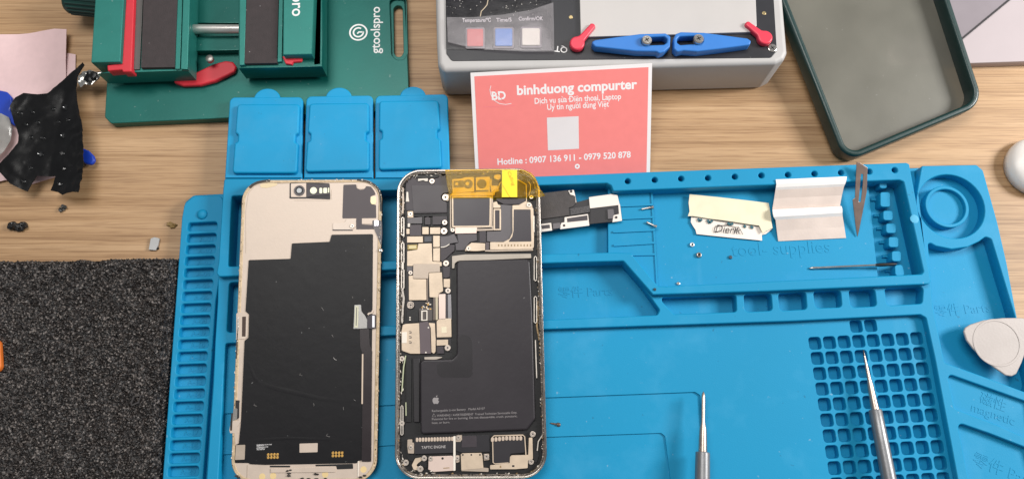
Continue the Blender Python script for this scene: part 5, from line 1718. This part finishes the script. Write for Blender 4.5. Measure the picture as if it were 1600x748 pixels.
# ================================================================== white guitar pick opener
fr = Frame(at(1560, 540, 10.6), (1, 0, 0.03), (0, 1, 0.02))
Pq = Z(1240, 470, 2.692)
WP = M('ivory_plastic', '#b3aaa5', 0.34, var=0.03, bump=0.05, dust=0.1)
pk = Pq((716, 128), (722, 112), (742, 99), (800, 80), (880, 71), (960, 70), (990, 80), (1000, 110), (985, 190), (960, 260), (938, 306), (918, 316), (892, 312), (820, 262), (755, 200), (728, 165))
mb = MB(fr)
mb.prism(pk, 0.0, 1.4, WP, r=1.5, bev=0.6, res=3)
op = mb.build('opening_pick')
tag(op, 'ivory rounded triangular opening pick lying across a mat compartment', 'opening pick')
mb = MB(fr)
c = fr.px(1558, 535, 1.4)
k = (fr.px(1568, 535, 1.4) - c).length / 10
mb.disc(c.x, c.y, 38 * k, 1.1, 1.62, WP, 0.25, hole=34 * k, px=False, n=48)
mb.build('thumb_ring', op)
# ================================================================== white translucent cap
fr = flat(1612, 264, 0)
MILK = M('milky_plastic', '#e6e0da', 0.35, var=0.01)
pm = MILK.node_tree.nodes['Principled BSDF']
pm.inputs['Subsurface Weight'].default_value = 0.7
pm.inputs['Subsurface Radius'].default_value = (0.02, 0.02, 0.02)
mb = MB(fr)
prof = [(0, 15.5), (0.6, 16.4), (4, 17)] + [(4 + 7 * math.sin(t * math.pi / 20), 17 * math.cos(t * math.pi / 20) ** 0.8) for t in range(1, 10)] + [(11, 0.05)]
mb.lathe(prof, MILK, (0, 0, 0), (0, 0, 1), 48)
tag(mb.build('milky_cap', smooth=60), 'milky white rounded cap on the wood beside the mat', 'cap')

# ================================================================== screwdrivers
GRIP = M('grey_anodised_handle', '#88888a', 0.38, 0.6, var=0.05, vscale=300, bump=0.06)
TIPM = M('tool_steel', '#b3a49a', 0.32, 0.8, var=0.1, vscale=200)
def driver(tip, tail, zt_, zh, prof, label):
    p, q = at(*tip, zt_), at(*tail, zh)
    fr = Frame(p, (1, 0, 0), (0, 1, 0))
    d = (q - p).normalized()
    e = d * 10
    th_ = thing('screwdriver', fr, label, 'screwdriver', 'precision screwdrivers on the mat')
    k = (at(tip[0] + 1, tip[1], zt_) - p).length
    def alongpx(y):
        # axial distance of the point whose picture row is y
        lo, hi = 0.0, 200.0
        for _ in range(40):
            m = (lo + hi) / 2
            w = p + d * m
            v = w - CAMP
            yc = v.y * CT + v.z * ST
            zc_ = -v.y * ST + v.z * CT
            py = 374 - FPX * yc / (-zc_)
            if py < y:
                lo = m
            else:
                hi = m
        return (lo + hi) / 2
    shaft = [(alongpx(y), r) for y, r in prof[0]]
    grip = [(alongpx(y), r) for y, r in prof[1]]
    mb = MB(fr)
    mb.lathe(shaft, TIPM, (0, 0, 0), e, 24)
    mb.build('shaft', th_)
    mb = MB(fr)
    last = grip[-1]
    mb.lathe(grip + [(last[0] + 45, last[1] * 1.08), (last[0] + 46, last[1] * 0.9)], GRIP, (0, 0, 0), e, 32)
    mb.build('handle', th_)
    mb = MB(fr)
    for an in (0, 2.1, 4.2):
        w = Vector((math.cos(an), 0, math.sin(an))) * 0.12
        mb.lathe([(0, 0.05), (0.5, 0.22), (3.0, 0.42)], BLK2, Vector((0, 0, 0)) + w - d * 0.3, e + w, 8)
    mb.build('bit_tip', th_)
driver((1099, 612), (1097.5, 748), 13.5, 15.5, ([(611, .25), (615, .75), (621, 1.0), (652, 1.0), (660, 1.1), (670, 1.75), (680, 1.95), (704, 2.15), (710, 2.15)], [(705.5, 3.2), (706.5, 3.55), (730, 3.65), (760, 3.75)]),
       'straight grey screwdriver standing over the plain middle of the mat')
driver((1349, 547), (1389, 748), 11.5, 15.5, ([(547, .15), (552, .4), (578, .85), (590, .95), (602, 1.5), (622, 1.75), (637, 2.05), (643, 2.05)], [(639.5, 2.9), (641, 3.2), (690, 3.35), (760, 3.6)]),
       'slanting grey screwdriver lying over the grid of small square cells')
